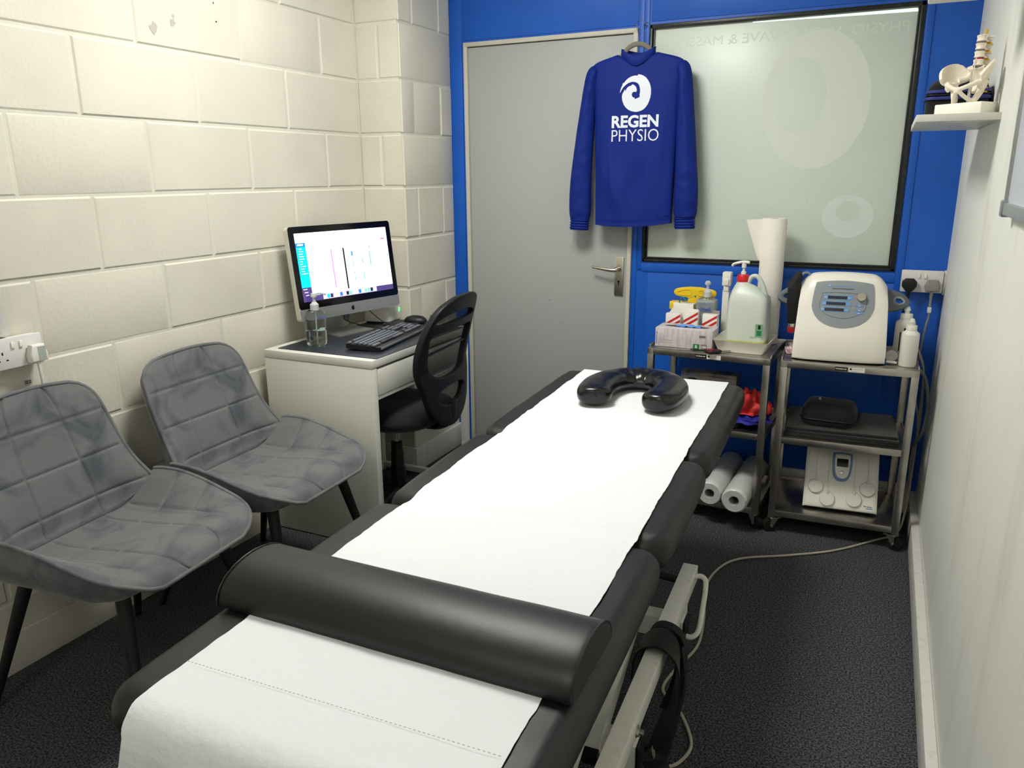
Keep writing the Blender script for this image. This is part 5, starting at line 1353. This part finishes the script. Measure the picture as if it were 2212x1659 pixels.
part('power_cord', t, 'cable_grey', tube([(2.350,.629,.912),(2.350,.629,.868),(2.351,.632,.84),(2.345,.635,.80),(2.338,.640,.70),(2.334,.645,.60),(2.345,.64,.50),(2.362,.63,.42),(2.364,.62,.25),(2.345,.61,.12),(2.30,.605,.03)], .0042, 10), world=True)
solo('conduit_clip', 'small white box joint between corner socket and right wall', 'cable clip', 'socket_white', box(2.3865,W,D-.03,D-.004,.925,1.018,.002), loc=(2.39,D-.02,.97))

# ================================================================ SHELF WITH SPINE MODEL
solo('wall_shelf', 'short white floating shelf high on the right wall', 'shelf', 'white_melamine', box(2.203,W,-.365,.190,1.513,1.531,.001), loc=(2.30,-.09,1.513))
SH = 1.5313
cs = thing('carry_case', 'black carrying case with blue zip on the shelf behind the pelvis model', 'case', (2.312,-.015,SH), R(-4))
part('case_body', cs, 'black_fabric', loftz([(.150,.230,0,.02),(.156,.236,.010,.025),(.156,.236,.062,.025),(.150,.228,.085,.028),(.130,.200,.104,.03),(.08,.15,.108,.03)]), smooth=60)
for z_ in (.056,.074): part('zip_band', cs, 'zip_blue', tube([(x, y, z_) for x, y in rrect(.1625 if z_ < .07 else .158,.2425 if z_ < .07 else .238,.028,6)], .0028, 8, closed=True, n=1, r2=.0045, up=(0,0,1)))
part('zip_gap', cs, 'black_plastic', tube([(x, y, .065) for x, y in rrect(.160,.240,.028,6)], .0018, 8, closed=True, n=1))
pm = thing('pelvis_model', 'small anatomical model of a pelvis and lower spine on a white stand on the shelf', 'anatomical model', (2.320,-.262,SH), R(-38))
part('stand_base', pm, 'base_white', box(-.0655,.0655,-.035,.035,0,.030,.002), label='white block base')
part('rod', pm, 'chrome', cyl((.004,0,.03), (.004,.004,.106), .0042, seg=20), cyl((.004,.004,.10), (.010,.016,.222), .0016, seg=14))
def ilium(sx):
    C_ = smooth_path([(sx*.056,-.036,.070),(sx*.066,-.026,.088),(sx*.068,-.008,.102),(sx*.058,.012,.108),(sx*.042,.026,.102),(sx*.024,.034,.086)], 6)
    A_ = smooth_path([(sx*.042,-.016,.052),(sx*.044,-.008,.052),(sx*.042,.0,.053),(sx*.036,.008,.056),(sx*.028,.016,.060),(sx*.018,.024,.068)], 6)
    K_ = len(C_)-1
    def fn(i, j):
        s_ = i*K_; a = int(min(K_-1, s_)); c = C_[a].lerp(C_[a+1], s_-a); q = A_[a].lerp(A_[a+1], s_-a)
        p = q.lerp(c, j); o_ = V((sx, -.15, -.45)).normalized()
        return p+o_*.006*math.sin(j*PI)+o_*.0035, o_
    return slab(fn, lambda i, j: .0062+.0035*max(0, (j-.8)/.2), 24, 14)
def pel(bm):
    for sx in (-1, 1):
        ilium(sx)(bm)
        tube([(sx*.050,-.016,.060),(sx*.030,-.030,.050),(sx*.010,-.038,.043),(0,-.040,.041)], lambda t: .0065-.0018*t, 12)(bm)       # pubic ramus
        tube([(sx*.040,.004,.062),(sx*.038,.002,.040),(sx*.030,-.004,.020),(sx*.026,-.010,.012)], lambda t: .0095-.002*t, 12)(bm)  # ischium
        tube([(sx*.026,-.010,.013),(sx*.018,-.024,.020),(sx*.008,-.036,.032),(sx*.003,-.040,.040)], .0052, 12)(bm)   # lower ramus
        tube([(sx*.044,-.004,.060),(sx*.047,-.008,.052),(sx*.043,-.004,.046)], .0115, 12)(bm)
        tube([(sx*.014,.030,.082),(sx*.022,.026,.072),(sx*.036,.012,.066)], .008, 12)(bm)
    box(-.005,.005,-.045,-.034,.032,.047,.002)(bm)
    # sacrum
    tube([(0,.022,.098),(0,.032,.084),(0,.037,.064),(0,.032,.046),(0,.024,.036)], lambda t: .021*(1-t)**.7+.004, 14, r2=lambda t: .010-.005*t, up=(0,1,0))(bm)
pvo = part('pelvis_bone', pm, 'bone', pel, smooth=60)
pvo.location = (0,-.004,.020); pvo.scale = (.98,1.0,1.05)
rm_ = pvo.modifiers.new('remesh', 'REMESH'); rm_.mode = 'VOXEL'; rm_.voxel_size = .0013; rm_.use_smooth_shade = True
sm_ = pvo.modifiers.new('smooth', 'SMOOTH'); sm_.iterations = 4; sm_.factor = .6
for k in range(4):
    z = .124+.0195*k; x = .006+.0012*k; y = .018-.001*k
    v_ = part('vertebra', pm, 'bone', lathe([(.0115,0),(.0135,.0015),(.0118,.0065),(.0118,.009),(.0135,.0145),(.0115,.016)], c=(x,y,z), seg=28, sy=.8),
        tube([(x,y+.008,z+.009),(x+.004,y+.020,z+.008),(x+.006,y+.030,z+.004)], .0038, 10), tube([(x-.006,y+.014,z+.009),(x-.020,y+.018,z+.010)], .003, 10), tube([(x+.006,y+.014,z+.009),(x+.020,y+.018,z+.010)], .003, 10), smooth=50)
    part('disc', pm, 'dark_red' if k == 1 else 'disc_grey', lathe([(.0108,-.0036),(.0120,-.002),(.0108,0)], c=(x,y,z), seg=24, sy=.8))
    nv = part('nerve', pm, 'nerve', tube([(x-.004,y+.012,z-.003),(x+.012,y+.014,z-.004),(x+.019,y+.010,z-.006)], .0028, 8), tube([(x+.004,y+.012,z-.003),(x-.012,y+.014,z-.004),(x-.019,y+.010,z-.006)], .0028, 8), label='yellow nerve roots')
part('nerve_stub', pm, 'nerve', tube([(.009,.030,.200),(.010,.031,.212)], .0035, 10), *[tube([(.0,.040,.092-.010*k),(.020,.052,.090-.010*k)], .0018, 8) for k in range(4)], label='yellow nerve ends')
# ---- whiteboard at the right edge
wb = thing('whiteboard', 'whiteboard with grey metal frame on the right wall, cut by the picture edge', 'whiteboard', (W,-1.35,1.75))
part('board', wb, 'whiteboard', box(W-.014,W,-1.78,-.845,1.325,2.20), world=True)
part('board_frame', wb, 'alu', box(W-.020,W,-.845,-.828,1.305,2.22,.002), box(W-.022,W,-1.80,-.828,1.300,1.325,.003), box(W-.020,W,-1.80,-1.78,1.305,2.22,.002), box(W-.020,W,-1.80,-.828,2.20,2.22,.002), world=True)
part('frame_corner', wb, 'grey_plastic', box(W-.025,W,-.852,-.824,1.296,1.330,.004), world=True)
